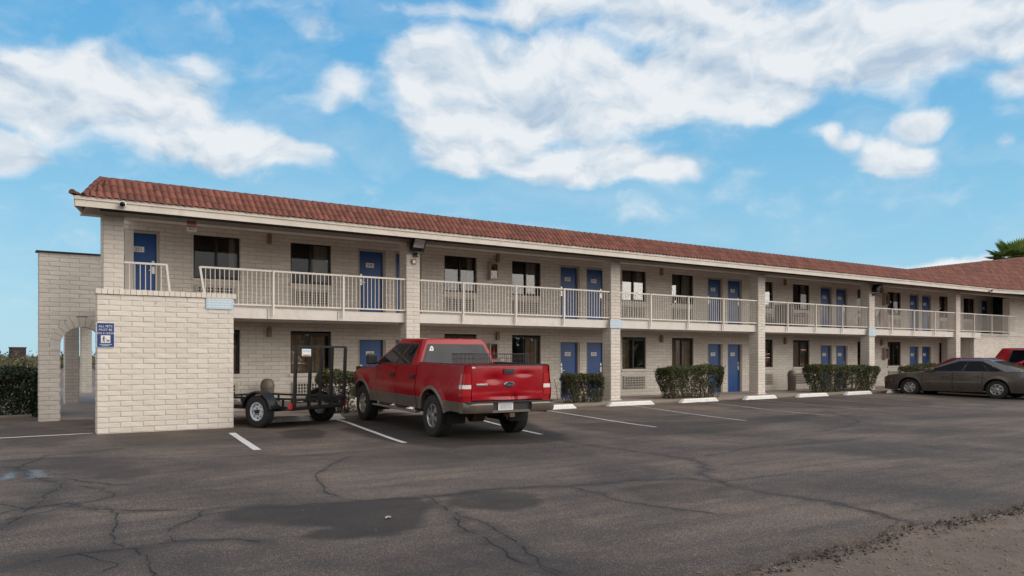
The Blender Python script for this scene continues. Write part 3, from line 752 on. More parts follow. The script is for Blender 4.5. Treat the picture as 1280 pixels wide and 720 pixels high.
# through-wall air conditioners under the windows
AM = {}
def air_con(x, z, fl):
    if fl not in AM:
        H_ = .44
        c = MB(); c.box(0, 1.06, -.07, .02, 0, H_); c.box(.05, 1.01, -.074, -.0705, .03, H_-.03, 1); c.box(-.025, 1.085, -.035, .01, -.02, -.002)
        g = MB()
        for i in range(13): xx = .06+i*.078; g.box(xx-.013, xx+.013, -.094, -.0745, .035, H_-.035)
        nh = 6 if fl else 5
        for i in range(nh): zz = .045+i*(H_-.09)/(nh-1); g.box(.05, 1.01, -.090, -.076, zz-.012, zz+.012)
        AM[fl] = (c.mesh('air_conditioner', [M['ac'], M['dark']]), g.mesh('grille', M['ac']))
    o = link('air_conditioner', AM[fl][0], bld, (x-3.37, 0, z)); link('grille', AM[fl][1], o); return o
for h in wins: air_con(h[0]+.03, .42 if h[6] == 0 else 2.95, h[6])
# wall lamps between the two windows of each bay, on both floors
lm = MB(); lm.box(-.05, .05, -.10, 0, -.12, .12); lm.prism([(-.05, .12), (.05, .12), (.03, .15), (-.03, .15)], lambda u, v, d: (u, d, v), -.09, 0)
lme = lm.mesh('wall_lamp', M['lampbrass'])
for k in range(6):
    link('wall_lamp', lme, bld, (BX+BAY*k+3.86-3.37, 0, 2.20)); link('wall_lamp', lme, bld, (BX+BAY*k+3.86-3.37, 0, 4.70))
# pillars
for k in range(7):
    xr = BX + BAY*k
    if k == 6: continue
    mb = MB(); block_box(mb, xr-.41, xr, PY, PY+.41, .08, Z_SOF, seed=40+k*5, fine=(k < 2), top=False)
    if k: mb.box(xr-.45, xr+.03, PY-.03, PY+.44, .08, .16, 0)
    B(mb, 'pillar', [M['block'], M['mortar']])
# balconies with railings
def rail_span(mb, xa, xb, posts, y=PY+.06):
    mb.box(xa, xb, y-.024, y+.024, 3.625, 3.668); mb.box(xa, xb, y-.016, y+.016, 2.79, 2.822)
    n = max(1, int((xb-xa)/.106))
    for i in range(1, n):
        x = xa+(xb-xa)*i/n; mb.box(x-.0068, x+.0068, y-.0068, y+.0068, 2.822, 3.625)
    for x in posts: mb.box(x-.022, x+.022, y-.05, y-.017, 2.56, 3.66)
for k in range(6):
    xl, xr = BX+BAY*k, BX+BAY*(k+1)-.41
    if k == 5: xr = 42.1
    mb = MB(); f0 = PY+.10
    mb.box(xl-.41 if k else 2.9, xr if k < 5 else 46.5, PY+.412, WY-.004, Z_SLABB, Z_SLAB); mb.box(xl+.002, xr-.002, f0, PY+.409, Z_SLABB, Z_SLAB)
    for j in range(4):
        xj = xl+1.39+1.82*j
        if xj < xr-.2: mb.box(xj-.006, xj+.006, f0-.0015, f0+.01, Z_SLABB+.002, Z_SLAB-.002, 1)
    bal = B(mb, 'balcony', [M['slabedge'], M['dark']])
    mb = MB()
    if k == 0:
        rail_span(mb, 3.05, 3.93, []); rail_span(mb, 4.68, xr+.08, [6.38, 8.20])
        y = PY+.06; mb.bar((3.93, y, 3.66), (4.03, y-.02, 2.70), .045); mb.bar((4.66, y, 3.66), (4.80, y-.02, 2.70), .045)
        mb.bar((4.66, y, 3.64), (4.70, y, 3.64), .045)
    else:
        rail_span(mb, xl-.02 if k < 5 else xl, xr+.1 if k < 5 else 45.8, [xl+1.41+1.82*j for j in range(3)])
    B(mb, 'railing', M['rail'], bal)
# roof: tiled eaves band over a fascia and soffit, flat deck behind
EY0, EZ0, RY, RZ = 18.5, 4.85, 19.02, 5.33
XE0, XE1 = 1.98, 41.55
def tile_sheet(org, e, up, nrm, a0, a1, slen, roll=.145, row=.24, smax=None, smin=None, amin=None, seed=1):
    org, e, up, nrm = (np.array(v, float) for v in (org, e, up, nrm))
    K = 8; nr_ = int((a1-a0)/roll); rr = np.random.default_rng(seed)
    t = np.arange(nr_*K+1); a = a0 + t*roll/K; ph = (t % K)/K
    q = np.abs(ph-.5)/.41; hh = np.where(q < 1, .052*np.sqrt(np.clip(1-q*q, 0, 1)), 0)
    nrow = max(1, round(slen/row)); st = slen/nrow; S_, Hs = [], []
    for i in range(nrow): S_ += [i*st, (i+1)*st+.012]; Hs += [.011, .002]
    A = np.tile(a, (len(S_), 1)); Sg = np.tile(np.array(S_)[:, None], (1, len(a))); Hg = hh[None, :] + np.array(Hs)[:, None]
    jit = (rr.random((nrow, nr_+1))-.5)*.012
    Sg = Sg + np.repeat(jit, 2, 0)[:, np.minimum(t//K, nr_)]*1.0
    Sg[0] = np.minimum(Sg[0], .01)
    if amin is not None: A = np.maximum(A, amin(Sg))
    if smax is not None: Sg = np.minimum(Sg, smax(A))
    if smin is not None: Sg = np.maximum(Sg, smin(A))
    V = org + A[..., None]*e + Sg[..., None]*up + Hg[..., None]*nrm
    nR, nC = A.shape; ix = np.arange(nR*nC).reshape(nR, nC)
    F = np.stack([ix[:-1, :-1], ix[:-1, 1:], ix[1:, 1:], ix[1:, :-1]], -1).reshape(-1, 4)
    rr2 = rr.random((nrow, nr_+1)); rowi = np.arange(nR-1)//2; coli = np.arange(nC-1)//K
    val = rr2[np.minimum(rowi, nrow-1)[:, None], coli[None, :]].ravel()
    return V.reshape(-1, 3), F, val
def tile_obj(name, V, F, val, parent):
    me = np_mesh(name, V, F, M['tile'], None, True)
    if len(me.polygons) == len(val):
        at_ = me.attributes.new('tile', 'FLOAT', 'FACE'); at_.data.foreach_set('value', val.astype(np.float32))
    me.set_sharp_from_angle(angle=R(50))
    return adopt(link(name, me), parent)
pit = math.atan2(RZ-EZ0, RY-EY0); sl_ = math.hypot(RZ-EZ0, RY-EY0); c_, s_ = math.cos(pit), math.sin(pit)
V, F, val = tile_sheet((0, EY0-.05, EZ0-.035), (1, 0, 0), (0, c_, s_), (0, -s_, c_), XE0-.03, XE1, sl_+.03, amin=lambda s: XE0 + .12 + np.clip(s, 0, 9)*c_*.95, seed=2)
roof = tile_obj('roof', V, F, val, bld)
mb = MB()                                          # deck, upstand and boards below the tiles
mb.quad((XE0+.1, EY0, EZ0-.03), (XE1+8, EY0, EZ0-.03), (XE1+8, RY, RZ-.05), (XE0+.6, RY, RZ-.05))
mb.quad((XE0+.1, EY0, EZ0-.03), (XE0+.6, RY, RZ-.05), (2.55, 19.35, RZ-.05), (2.24, 19.35, 4.70))
mb.box(2.56, 55, RY+.02, 19.35, 4.72, RZ-.03); mb.box(3.4, 55, 19.36, 24.42, 4.985, 5.10); mb.box(4.3, 55, 24.43, 29.2, 4.985, 5.10)
B(mb, 'roof_deck', M['dark'])
def caps(mb, pts, r, ln):
    for a, b in zip(pts[:-1], pts[1:]):
        a, b = Vector(a), Vector(b); n = max(1, round((b-a).length/ln)); d = (b-a).normalized(); up = Vector((0, 0, 1)); s = d.cross(up).normalized(); u2 = s.cross(d)
        for i in range(n):
            p = a+(b-a)*(i/n) ; q = a+(b-a)*((i+1)/n) + d*.02; rows = []
            rj = r*(1+(rng.random()-.5)*.06)
            for (o, rr_) in ((p, rj*.90), (q, rj*1.08)):
                rows.append([o + s*math.cos(t)*rr_ + u2*math.sin(t)*rr_*1.05 for t in np.linspace(-.25, math.pi+.25, 9)])
            mb.grid(rows); mb.add(rows[1], [tuple(range(9))]); mb.add(rows[0], [tuple(range(9))])
mb = MB(); caps(mb, [(XE1+.3, RY+.02, RZ+.005), (2.52, RY+.02, RZ+.005)], .066, .235)
caps(mb, [(2.52, RY+.02, RZ+.005), (XE0+.17, EY0-.02, EZ0+.02)], .06, .2); caps(mb, [(XE0+.28, 19.2, EZ0+.06), (XE0-.05, EY0-.10, EZ0+.035)], .062, .25)
B(mb, 'ridge_cap', M['tile'], roof, smooth=45)
mb = MB()
mb.box(XE0-.01, XE1, EY0-.045, EY0, 4.775, 4.845); mb.box(XE0+.01, XE1, EY0-.022, EY0+.004, Z_SOF-.002, 4.772)
mb.prism([(XE0-.012, EY0), (XE0+.02, EY0), (2.25, 19.40), (2.21, 19.40)], lambda u, v, d: (u, v, d), Z_SOF-.002, 4.836)
B(mb, 'fascia', M['trim'], roof)
mb = MB()
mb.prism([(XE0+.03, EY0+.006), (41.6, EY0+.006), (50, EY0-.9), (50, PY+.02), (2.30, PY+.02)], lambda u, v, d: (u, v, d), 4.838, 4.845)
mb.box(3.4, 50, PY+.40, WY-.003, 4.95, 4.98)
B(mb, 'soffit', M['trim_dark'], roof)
mb = MB(); mb.box(2.22, 50, PY+.025, PY+.385, Z_SOF+.002, 4.836); mb.box(2.7, 50, PY+.03, PY+.38, 4.848, 4.949); B(mb, 'eaves_beam', M['trim'], roof)
# the far end, where the roof turns
e = np.array([.990, -.139, 0]); inn = np.array([.139, .990, 0]); th = R(50); up = inn*math.cos(th) + np.array([0, 0, math.sin(th)]); nr3 = np.cross(e, up); nr3 *= np.sign(nr3[2])
Dp = np.array([41.5, EY0-.05, EZ0-.03])
def on_plane(px, py):
    r = (px-640)/1000; d = np.array([.8213*r+.5704, -.5704*r+.8213, (445-py)/1000]); C = np.array([0, 0, CAMH])
    t = np.dot(Dp-C, nr3)/np.dot(d, nr3); p = C+d*t-Dp; return float(np.dot(p, e)), float(np.dot(p, up))
aA, sA = on_plane(1128, 339); aB, sB = on_plane(1300, 320.5)
if sA < .3: sA = .3
V, F, val = tile_sheet(Dp, e, up, nr3, aA, 9.0, max(sA, sB)*1.6, roll=.20, row=.28, smax=lambda a: sA+(sB-sA)*(a-aA)/(aB-aA), smin=lambda a: np.where(a < 0, sA*np.clip(a/aA, 0, 1), -1), seed=5)
rw_ = tile_obj('roof', V, F, val, bld)
print('WING', aA, sA, aB, sB)
mb = MB(); tp = lambda a: sA+(sB-sA)*(a-aA)/(aB-aA)
caps(mb, [tuple(Dp+e*a+up*tp(a)) for a in np.linspace(8.9, aA, 14)], .07, .3); B(mb, 'ridge_cap', M['tile'], rw_, smooth=45)
mb = MB(); bk = inn*1.6
P4 = [Dp+e*0, Dp+e*9, Dp+e*9+up*tp(9), Dp+e*aA+up*sA]
mb.quad(*[tuple(p-nr3*.03) for p in P4]); mb.quad(tuple(P4[2]-nr3*.03), tuple(P4[3]-nr3*.03), tuple(P4[3]+bk-np.array([0,0,P4[3][2]-5.05])), tuple(P4[2]+bk*2-np.array([0,0,P4[2][2]-5.05])))
B(mb, 'roof_deck', M['dark'])
mb = MB(); fa = lambda a, o, z: tuple(np.array([41.55, EY0-.02, z])+e*a+inn*o)
for (o0, o1, za, zb) in ((-.025, .02, 4.775, 4.845), (0, .026, Z_SOF-.002, 4.772)):
    mb.add([fa(0, o0, za), fa(9, o0, za), fa(9, o1, za), fa(0, o1, za), fa(0, o0, zb), fa(9, o0, zb), fa(9, o1, zb), fa(0, o1, zb)], [(0,1,2,3),(4,5,6,7),(0,1,5,4),(1,2,6,5),(2,3,7,6),(3,0,4,7)])
B(mb, 'fascia', M['trim'], rw_)
mb = MB(); block_box(mb, 42.0, 53, 19.78, 20.0, .0, 2.60, seed=90, faces='fl', top=True)
for i in range(54): x = 42.0-.03+i*.205; mb.box(x+.005, x+.2, 19.74, 20.0, 2.605, 2.70)
block_box(mb, 45.9, 53, 19.80, 20.15, 2.70, 4.64, seed=95, faces='fl')
mb.box(42.0, 42.2, 20.01, WY, .05, 2.47, 0)
B(mb, 'end_wall', [M['block'], M['mortar']])
mb = MB(); mb.box(47.6, 53, WY+.1, WY+.2, .05, 4.98); B(mb, 'passage_back', M['dark'])
# ------------------------------------------------------------------ stair wall, arch wall, pillars behind
def blockthing(name, label, cat, loc, mb, part=None, group=None):
    t = mb.build(name, [M['block'], M['mortar']]); return tag(t, label, cat, group)
SY = 17.15
mb = MB(); block_box(mb, 2.215, 4.785, SY, SY+.2, -.03, 2.76, fine=True, seed=11, course=.1035)
x = 2.19
while x < 4.80:
    w = .098; mb.box(x+.004, min(x+w, 4.83), SY-.035, SY+.235, 2.768+random.random()*.004, 2.868+random.random()*.006, 0); x += w+.004
o = mb.build('stair_wall', [M['block'], M['mortar']]); tag(o, 'freestanding white brick wall with soldier course cap, hiding the stairs, beside the trailer', 'wall')
ax, ar, zs = 2.425, .445, 1.81
mb = MB()
def arch_keep(z):
    if z < zs: return [(ax-ar-1.55, ax+ar-1.55)]
    d = ar*ar-(z-zs)**2
    if z < zs+ar+.21:
        ro = ar+.205; w = math.sqrt(max(0, ro*ro-(z-zs)**2)); return [(ax-w-1.55, ax+w-1.55)]
    return []
blocks(mb, (1.55, WY-.2, 0), (1, 0, 0), (0, -1, 0), 1.44, .02, 3.95, keep=arch_keep, fine=True, seed=21)
blocks(mb, (1.55, WY, 0), (0, -1, 0), (-1, 0, 0), .2, .02, 3.95, seed=22); blocks(mb, (2.99, WY-.004, 0), (-1, 0, 0), (0, 1, 0), 1.44, .02, 3.95, keep=lambda z: [(1.44-b, 1.44-a) for a, b in arch_keep(z)], seed=23)
mb.box(1.49, 2.99, WY-.25, WY+.05, 3.952, 3.985, 2)
nv = 13
for i in range(nv):                                 # voussoirs
    t0, t1 = math.pi*i/nv+.008, math.pi*(i+1)/nv-.008; pr = .004+random.random()*.006; rj = random.random()*.012
    pts = [(ax+math.cos(t)*r_, zs+math.sin(t)*r_) for (t, r_) in ((t0, ar), (t0, ar+.205+rj), ((t0+t1)/2, ar+.21+rj), (t1, ar+.205+rj), (t1, ar), ((t0+t1)/2, ar))]
    mb.prism(pts, lambda u, v, d: (u, d, v), WY-.2-pr-.012, WY+.012, 0)
mb.grid([[(ax+math.cos(t)*r_, WY-.198, zs+math.sin(t)*r_) for t in np.linspace(0, math.pi, 24)] for r_ in (ar+.004, ar+.235)], 1)
rows = [[(ax+math.cos(t)*(ar+.006), y, zs+math.sin(t)*(ar+.006)) for t in np.linspace(0, math.pi, 20)] for y in (WY-.2, WY)]
mb.grid(rows, 1)
for sgn in (-1, 1):
    x = ax+sgn*ar; mb.quad((x, WY-.2, .02), (x, WY, .02), (x, WY, zs), (x, WY-.2, zs), 0)
mb.box(ax-ar-.22, ax-ar-.005, WY-.216, WY-.2, zs-.10, zs-.005, 0); mb.box(ax+ar+.005, ax+ar+.22, WY-.216, WY-.2, zs-.10, zs-.005, 0)
o = mb.build('archway_wall', [M['block'], M['mortar'], M['bronze']]); tag(o, 'white brick wall pierced by a round arch with a thin dark coping', 'wall')
for i, (x, y, lab) in enumerate(((2.95, 28.2, 'shaded brick pillar just behind the arch, the wider of the two there'), (4.30, 36.2, 'narrower more distant brick pillar seen through the arch'))):
    mb = MB(); block_box(mb, x-.19, x+.19, y, y+.38, .02, 2.9, seed=60+i*7)
    tag(mb.build('brick_pillar', [M['block'], M['mortar']]), lab, 'pillar', 'pillars of the passage behind the arch')
# stairs hidden behind the stair wall
mb = MB()
for i in range(13): mb.box(2.35+i*.185, 2.35+i*.185+.25, 17.42, 18.5, .05+i*.205+.12, .05+i*.205+.2)
tag(mb.build('staircase', M['concrete']), 'concrete stair flight climbing behind the freestanding brick wall', 'stairs')
# roof over the passage, carried by the pillars
mb = MB(); mb.prism([(1.75, 21.41), (2.95, 21.41), (5.8, 42), (3.5, 42)], lambda u, v, d: (u, v, d), 3.2, 3.32); tag(mb.build('passage_roof', M['trim_dark']), 'low flat canopy over the passage behind the arch', 'canopy')
# walks and kerbs
mb = MB(); mb.box(4.9, 55, 18.34, WY+.02, -.1, .13); setting(mb.build('sidewalk', M['concrete'], bevel=.015))
mb = MB(); mb.prism([(1.9, 21.35), (3.36, 21.35), (5.6, 42), (3.7, 42)], lambda u, v, d: (u, v, d), -.1, .095); setting(mb.build('passage_walk', M['concrete']))
mb = MB(); mb.box(4.9, 55, 18.22, 18.335, -.1, .125); mb.box(-30, 1.52, 22.7, 22.85, -.1, .14); setting(mb.build('kerb', M['kerb'], bevel=.02))
# ------------------------------------------------------------------ vehicles
def lerp(a, b, t): return a+(b-a)*t
def interp(pts, x):
    if x <= pts[0][0]: return pts[0][1]
    for (a, fa), (b, fb) in zip(pts[:-1], pts[1:]):
        if x <= b: return fa+(fb-fa)*(x-a)/(b-a)
    return pts[-1][1]
def wheel(parent, x, y, r, wd, side, rim='five', mat=None, rim_r=None, name='wheel'):
    """side +1: outer face towards +y"""
    rr = rim_r or r*.62; t = MB(); w = wd/2
    t.lathe([(rr, -w*.86), (rr+.02, -w), (r*.93, -w*.98), (r*.985, -w*.80), (r, -w*.5), (r, w*.5), (r*.985, w*.80), (r*.93, w*.98), (rr+.02, w), (rr, w*.86)], (0, 0, 0), 'y', 36)
    for i in range(44):                              # tread blocks
        a = 2*math.pi*i/44
        for yy, sg in ((-w*.62, 1), (0, -1), (w*.62, 1)):
            m_ = Matrix.Rotation(a+.03*sg, 4, 'Y') @ Matrix.Translation((0, yy, r-.004)); t.box(-.017, .017, -w*.24, w*.24, -.004, .010, 0, m_)
    o = t.build(name, M['rubber'], parent, smooth=30); o.location = (x, y, r)
    k = MB(); s = side
    Y = lambda v: s*v
    k.lathe([(rr+.004, Y(w*.86)), (rr-.012, Y(w*.90)), (rr-.03, Y(w*.72)), (rr-.035, Y(-w*.8))], (0, 0, 0), 'y', 32)
    if rim == 'steel':
        k.lathe([(rr-.02, Y(w*.55)), (rr*.80, Y(w*.35)), (rr*.62, Y(w*.62)), (rr*.42, Y(w*.62)), (.0, Y(w*.55))], (0, 0, 0), 'y', 28)
        k.lathe([(.045, Y(w*.6)), (.042, Y(w*1.15)), (0, Y(w*1.2))], (0, 0, 0), 'y', 14, 1)
        for i in range(8):
            a = 2*math.pi*i/8; c = Vector((math.sin(a)*rr*.71, Y(w*.50), math.cos(a)*rr*.71)); k.lathe([(.018, Y(.012)), (0, Y(.014))], c, 'y', 8, 1)
        for i in range(5):
            a = 2*math.pi*i/5; c = Vector((math.sin(a)*.075, Y(w*.62), math.cos(a)*.075)); k.lathe([(.011, 0), (.011, Y(.03)), (0, Y(.032))], c, 'y', 6, 1)
    else:
        ns = {'six': 6, 'eight': 7}[rim]
        k.lathe([(rr*.30, Y(w*.55)), (rr*.28, Y(w*.80)), (rr*.20, Y(w*.88)), (0, Y(w*.88))], (0, 0, 0), 'y', 20)
        for i in range(ns):
            a = 2*math.pi*i/ns+.2
            for da in ((-.11, .11) if rim == 'six' else (-.12, .12)):
                p = Vector((math.sin(a+da*.9)*rr*.22, Y(w*.74), math.cos(a+da*.9)*rr*.22)); q = Vector((math.sin(a+da*1.25)*(rr-.02), Y(w*.70), math.cos(a+da*1.25)*(rr-.02)))
                k.bar(p, q, .034 if rim == 'six' else .016, .05)
        k.lathe([(rr-.03, Y(w*.10)), (0, Y(w*.10))], (0, 0, 0), 'y', 24, 1)
    k.build('rim', [mat or M['alloy'], M['black']], o, smooth=35)
    return o
def body_panel(mb, x0, x1, zb, zt, half, split=None, n=None, rows=7, sides=(1, -1)):
    """curved side sheet between two stations; lower rows take the second material"""
    n = n or max(3, int((x1-x0)/.045))
    for s in sides:
        G = []
        for i in range(n+1):
            x = lerp(x0, x1, i/n); b, t = zb(x), zt(x); m_ = max(b, min(split, t)) if split else b
            col = [lerp(b, m_, j/3) for j in range(3)] + [lerp(m_, t, j/rows) for j in range(rows+1)] if split else [lerp(b, t, j/rows) for j in range(rows+1)]
            G.append([(x, s*half(x, z), z) for z in col] + [(x, s*(half(x, t)-.018), t+.012), (x, s*(half(x, t)-.06), t+.016)])
        nr, nc = len(G), len(G[0]); o = len(mb.v); mb.v += [p for g in G for p in g]
        for i in range(nr-1):
            for j in range(nc-1):
                mb.f.append((o+i*nc+j, o+(i+1)*nc+j, o+(i+1)*nc+j+1, o+i*nc+j+1)); mb.m.append(1 if split and j < 3 else 0)
def arch_fn(sill, wheels, r, zc):
    def zb(x):
        z = sill(x) if callable(sill) else sill
        for wx in wheels:
            d = r*r-(x-wx)**2
            if d > 0: z = max(z, zc+math.sqrt(d))
        return z
    return zb
def patch(P00, P10, P11, P01, poly, off, thick=.004):
    """polygon given in the (u, v) of a four-cornered face, lifted off it"""
    P00, P10, P11, P01 = map(Vector, (P00, P10, P11, P01))
    nrm = (P10-P00).cross(P01-P00).normalized()
    pt = lambda u, v, d: (P00*(1-u)+P10*u)*(1-v) + (P01*(1-u)+P11*u)*v + nrm*d
    return lambda mb, mi=0: mb.prism(poly, pt, off, off+thick, mi)
def greenhouse(mb, zb, zt, xb0, xb1, xt0, xt1, yb, yt, crown=.03, rad=.08):
    """cab: lower ring to upper ring with a crowned roof"""
    def ring(x0, x1, y, z, r):
        pts = []
        for cx, cy, a0 in ((x1-r, y-r, 0), (x0+r, y-r, 90), (x0+r, -y+r, 180), (x1-r, -y+r, 270)):
            for q in range(5): a = R(a0+q*22.5); pts.append((cx+r*math.cos(a), cy+r*math.sin(a), z))
        return pts
    rows = [ring(xb0, xb1, yb, zb, rad*.5), ring(lerp(xb0, xt0, .5), lerp(xb1, xt1, .5), lerp(yb, yt, .47), lerp(zb, zt, .5), rad*.5), ring(xt0, xt1, yt, zt, rad*.7),
            ring(xt0+.04, xt1-.05, yt-.035, zt+crown*.75, rad*.8), ring(xt0+.16, xt1-.2, yt-.2, zt+crown, rad)]
    mb.grid(rows, 0, True); mb.add(rows[-1], [tuple(range(20))])
# --- the red pickup: local x forward, y left, z up; origin on the ground midway between the rear wheels
def pickup():
    t = thing('pickup_truck', 'dusty red crew cab pickup with tan lower trim and dented tailgate', 'pickup truck')
    WB_, RX = 3.72, 0.
    RE, FE = -1.22, 4.62
    half = lambda x, z: (.965+.03*math.exp(-((z-.92)/.22)**2) - max(0, z-1.05)*.055 - max(0, .7-z)*.10) * (1-.16*max(0, (x-4.05)/.57)**2) * (1-.012*max(0, (-.9-x)/.3)) + .028*sum(math.exp(-((math.hypot(x-wx, (z-.42))-.53)/.10)**2) for wx in (RX, WB_))
    sill = lambda x: interp([(RE, .62), (-.75, .56), (-.45, .5), (4.2, .5), (4.62, .55)], x)
    zb = arch_fn(sill, (RX, WB_), .50, .44)
    zt = lambda x: interp([(RE, 1.405), (.78, 1.405), (.80, 1.36), (2.9, 1.33), (3.05, 1.27), (3.9, 1.215), (4.4, 1.12), (4.62, 1.0)], x)
    bm_ = [M['truckred'], M['tan']]
    mb = MB(); body_panel(mb, RE, .775, zb, zt, half, .74)
    for s in (1, -1): mb.grid([[(x, s*half(x, 1.4)-s*.06, 1.42), (x, s*half(x, 1.4)-s*.12, 1.41), (x, s*.80, 1.38), (x, s*.78, .8)] for x in np.linspace(RE+.03, .77, 8)])
    mb.grid([[(x, y, .78) for y in (-.8, .8)] for x in (RE+.03, .77)]); mb.grid([[(.775, y, z) for y in np.linspace(-.93, .93, 4)] for z in (.6, 1.40)])
    bed = mb.build('cargo_bed', bm_, t, smooth=40)
    mb = MB()
    for s in (1, -1): mb.box(RE+.02, .76, s*.86-.055, s*.86+.055, 1.419, 1.432)
    mb.box(RE-.005, RE+.055, -.79, .79, 1.412, 1.43); mb.build('bed_rail_cap', M['blackplastic'], bed)
    for (a, b, nm) in ((.80, 1.80, 'door'), (1.815, 2.88, 'door')):
        for s in (1, -1):
            mb = MB(); body_panel(mb, a, b, zb, zt, half, .74, sides=(s,)); d = mb.build(nm, bm_, t, smooth=40)
            hx = a+.16; mb = MB(); y = s*half(hx, 1.13); mb.box(hx-.10, hx+.10, min(y, y+s*.03), max(y, y+s*.03), 1.09, 1.17); mb.build('door_handle', M['blackplastic'], d, bevel=.01)
    mb = MB(); body_panel(mb, 2.895, FE, zb, zt, half, .74)
    hood = [[(x, y*half(x, zt(x))*.985, zt(x)+.012+.05*(1-y*y)*min(1, (FE-x)/.6)) for y in np.linspace(-1, 1, 9)] for x in np.linspace(2.895, FE, 12)]
    mb.grid(hood); mb.grid([[(FE-.02, y*.80, z) for y in np.linspace(-1, 1, 5)] for z in (.55, .8, 1.02)])
    mb.build('front_fender', bm_, t, smooth=40)
    mb = MB(); mb.box(RE+.05, 4.5, -.62, .62, .52, .80); mb.box(.80, 4.4, -.9, .9, .70, 1.24); mb.box(.70, 2.9, -.94, .94, .6, .72); mb.box(-.6, .7, -.78, .78, .62, .78)
    mb.build('chassis', M['dark'], t)
    # cab
    zb_, zt_ = 1.345, 1.845; cx0, cx1, tx0, tx1, yb, yt = .80, 3.12, .93, 2.22, .935, .735
    mb = MB(); greenhouse(mb, zb_, zt_, cx0, cx1, tx0, tx1, yb, yt, .075, .10); mb.build('cab', M['truckred'], t, smooth=35)
    for s in (1, -1):
        c = ((cx0, s*yb, zb_), (cx1, s*yb, zb_), (tx1, s*yt, zt_), (tx0, s*yt, zt_))
        q = (c[1], c[0], c[3], c[2]) if s > 0 else c
        fl = (lambda P: [(1-u, v) for u, v in P]) if s > 0 else (lambda P: P)
        fr = MB(); patch(*q, fl([(.14, .04), (.45, .04), (.445, .93), (.11, .93)]), .004, .003)(fr); patch(*q, fl([(.465, .04), (.955, .04), (.93, .50), (.90, .93), (.465, .93)]), .004, .003)(fr)
        fo = fr.build('window_frame', M['blackplastic'], t)
        gl = MB(); patch(*q, fl([(.165, .09), (.435, .09), (.425, .87), (.14, .87)]), .0075, .003)(gl); patch(*q, fl([(.485, .09), (.915, .09), (.89, .50), (.865, .87), (.485, .87)]), .0075, .003)(gl)
        gl.build('side_window', M['carglass'], fo)
        mm = MB(); mx = 2.78; mm.bar((mx, s*.93, 1.36), (mx+.02, s*1.06, 1.40), .06); mm.box(mx-.04, mx+.10, min(s*1.02, s*1.24), max(s*1.02, s*1.24), 1.33, 1.56); mm.build('wing_mirror', M['blackplastic'], t, bevel=.03)
    rw = ((cx0, yb, zb_), (cx0, -yb, zb_), (tx0, -yt, zt_), (tx0, yt, zt_))
    fr = MB(); patch(*rw, [(.05, .05), (.95, .05), (.93, .90), (.07, .90)], .006, .004)(fr); fo = fr.build('window_frame', M['blackplastic'], t)
    gl = MB(); patch(*rw, [(.065, .09), (.935, .09), (.915, .86), (.085, .86)], .0105, .003)(gl); gl.build('rear_window', M['greyglass'], fo)
    gl = MB(); patch(*rw, [(.105, .62), (.165, .62), (.160, .74), (.135, .82), (.115, .80)], .0145, .001)(gl)
    patch(*rw, [(.125, .67), (.148, .67), (.143, .73), (.132, .76)], .016, .001)(gl, 1); gl.build('window_sticker', [M['plate'], M['signblue']], fo)
    ws = ((cx1, -yb, zb_), (cx1, yb, zb_), (tx1, yt, zt_), (tx1, -yt, zt_)); gl = MB(); patch(*ws, [(.05, .05), (.95, .05), (.93, .94), (.07, .94)], .006, .004)(gl); gl.build('windscreen', M['carglass'], t)
    bl = MB(); bl.box(1.005, 1.05, -.17, .17, 1.865, 1.905); bl.box(.999, 1.0045, -.07, .07, 1.87, 1.9, 1); bl.build('brake_lamp', [M['clearlamp'], M['redlamp']], t)
    # tailgate with its dents
    rows = []
    for i in range(25):
        z = lerp(.77, 1.405, i/24); row = []
        for j in range(49):
            y = lerp(.775, -.775, j/48); x = RE - .012 + .022*((z-1.1)/.32)**2 * .6
            if z < .93: x -= .016*math.sin((.93-z)/.16*math.pi*.5)
            x += .030*math.exp(-((y-.30)/.15)**2-((z-1.16)/.07)**2) + .024*math.exp(-((y+.36)/.12)**2-((z-1.25)/.03)**2)
            x += .045*math.exp(-((y+.14)/.05)**2-((z-.82)/.06)**2) + .022*math.exp(-((y+.05)/.4)**2-((z-.835)/.035)**2)
            x += .006*math.sin(y*9+z*5)*math.exp(-((z-.95)/.2)**2)
            row.append((x, y, z))
        rows.append(row)
    mb = MB(); mb.grid(rows); rim_ = rows[0]+[r[-1] for r in rows[1:]]+rows[-1][::-1][1:]+[r[0] for r in rows[::-1][1:-1]]
    mb.grid([rim_, [(x+.05, y, z) for x, y, z in rim_]], 0, True); tg = mb.build('tailgate', M['truckred'], t, smooth=50)
    mb = MB(); mb.box(RE-.030, RE-.012, -.12, .10, 1.255, 1.345); mb.box(RE-.036, RE-.0305, -.085, .065, 1.27, 1.315, 1); mb.build('tailgate_handle', [M['blackplastic'], M['black']], tg, bevel=.008)
    mb = MB(); mb.lathe([(.115, 0), (.115, -.010), (.10, -.018)], (RE-.014, -.02, 0), 'x', 28); 
    mb.lathe([(.098, -.0175), (0, -.019)], (RE-.014, -.02, 0), 'x', 28, 1)
    mb.v = [(x, (y+.02)*1.0-.02, 1.055+z*.46) for x, y, z in mb.v]; em = mb.build('emblem', [M['chrome'], M['emblem']], tg, smooth=30)
    FM = Matrix(((0, 0, -1, 0), (-1, 0, 0, 0), (0, 1, 0, 0), (0, 0, 0, 1)))       # text faces -x
    text_obj('emblem_lettering', 'Ford', .085, M['chrome'], em, Matrix.Translation((RE-.0335, -.02, 1.052)) @ FM, shear=.3)
    mb = MB(); mb.box(RE-.028, RE-.012, .45, .69, 1.035, 1.075); mb.build('badge', M['chrome'], tg, bevel=.004)
    mb = MB(); mb.prism([(.70, 1.365), (.775, 1.362), (.775, 1.388), (.72, 1.384)], lambda u, v, d: (d, u, v), RE-.02, RE-.012); mb.build('paint_chip', M['plate'], tg)
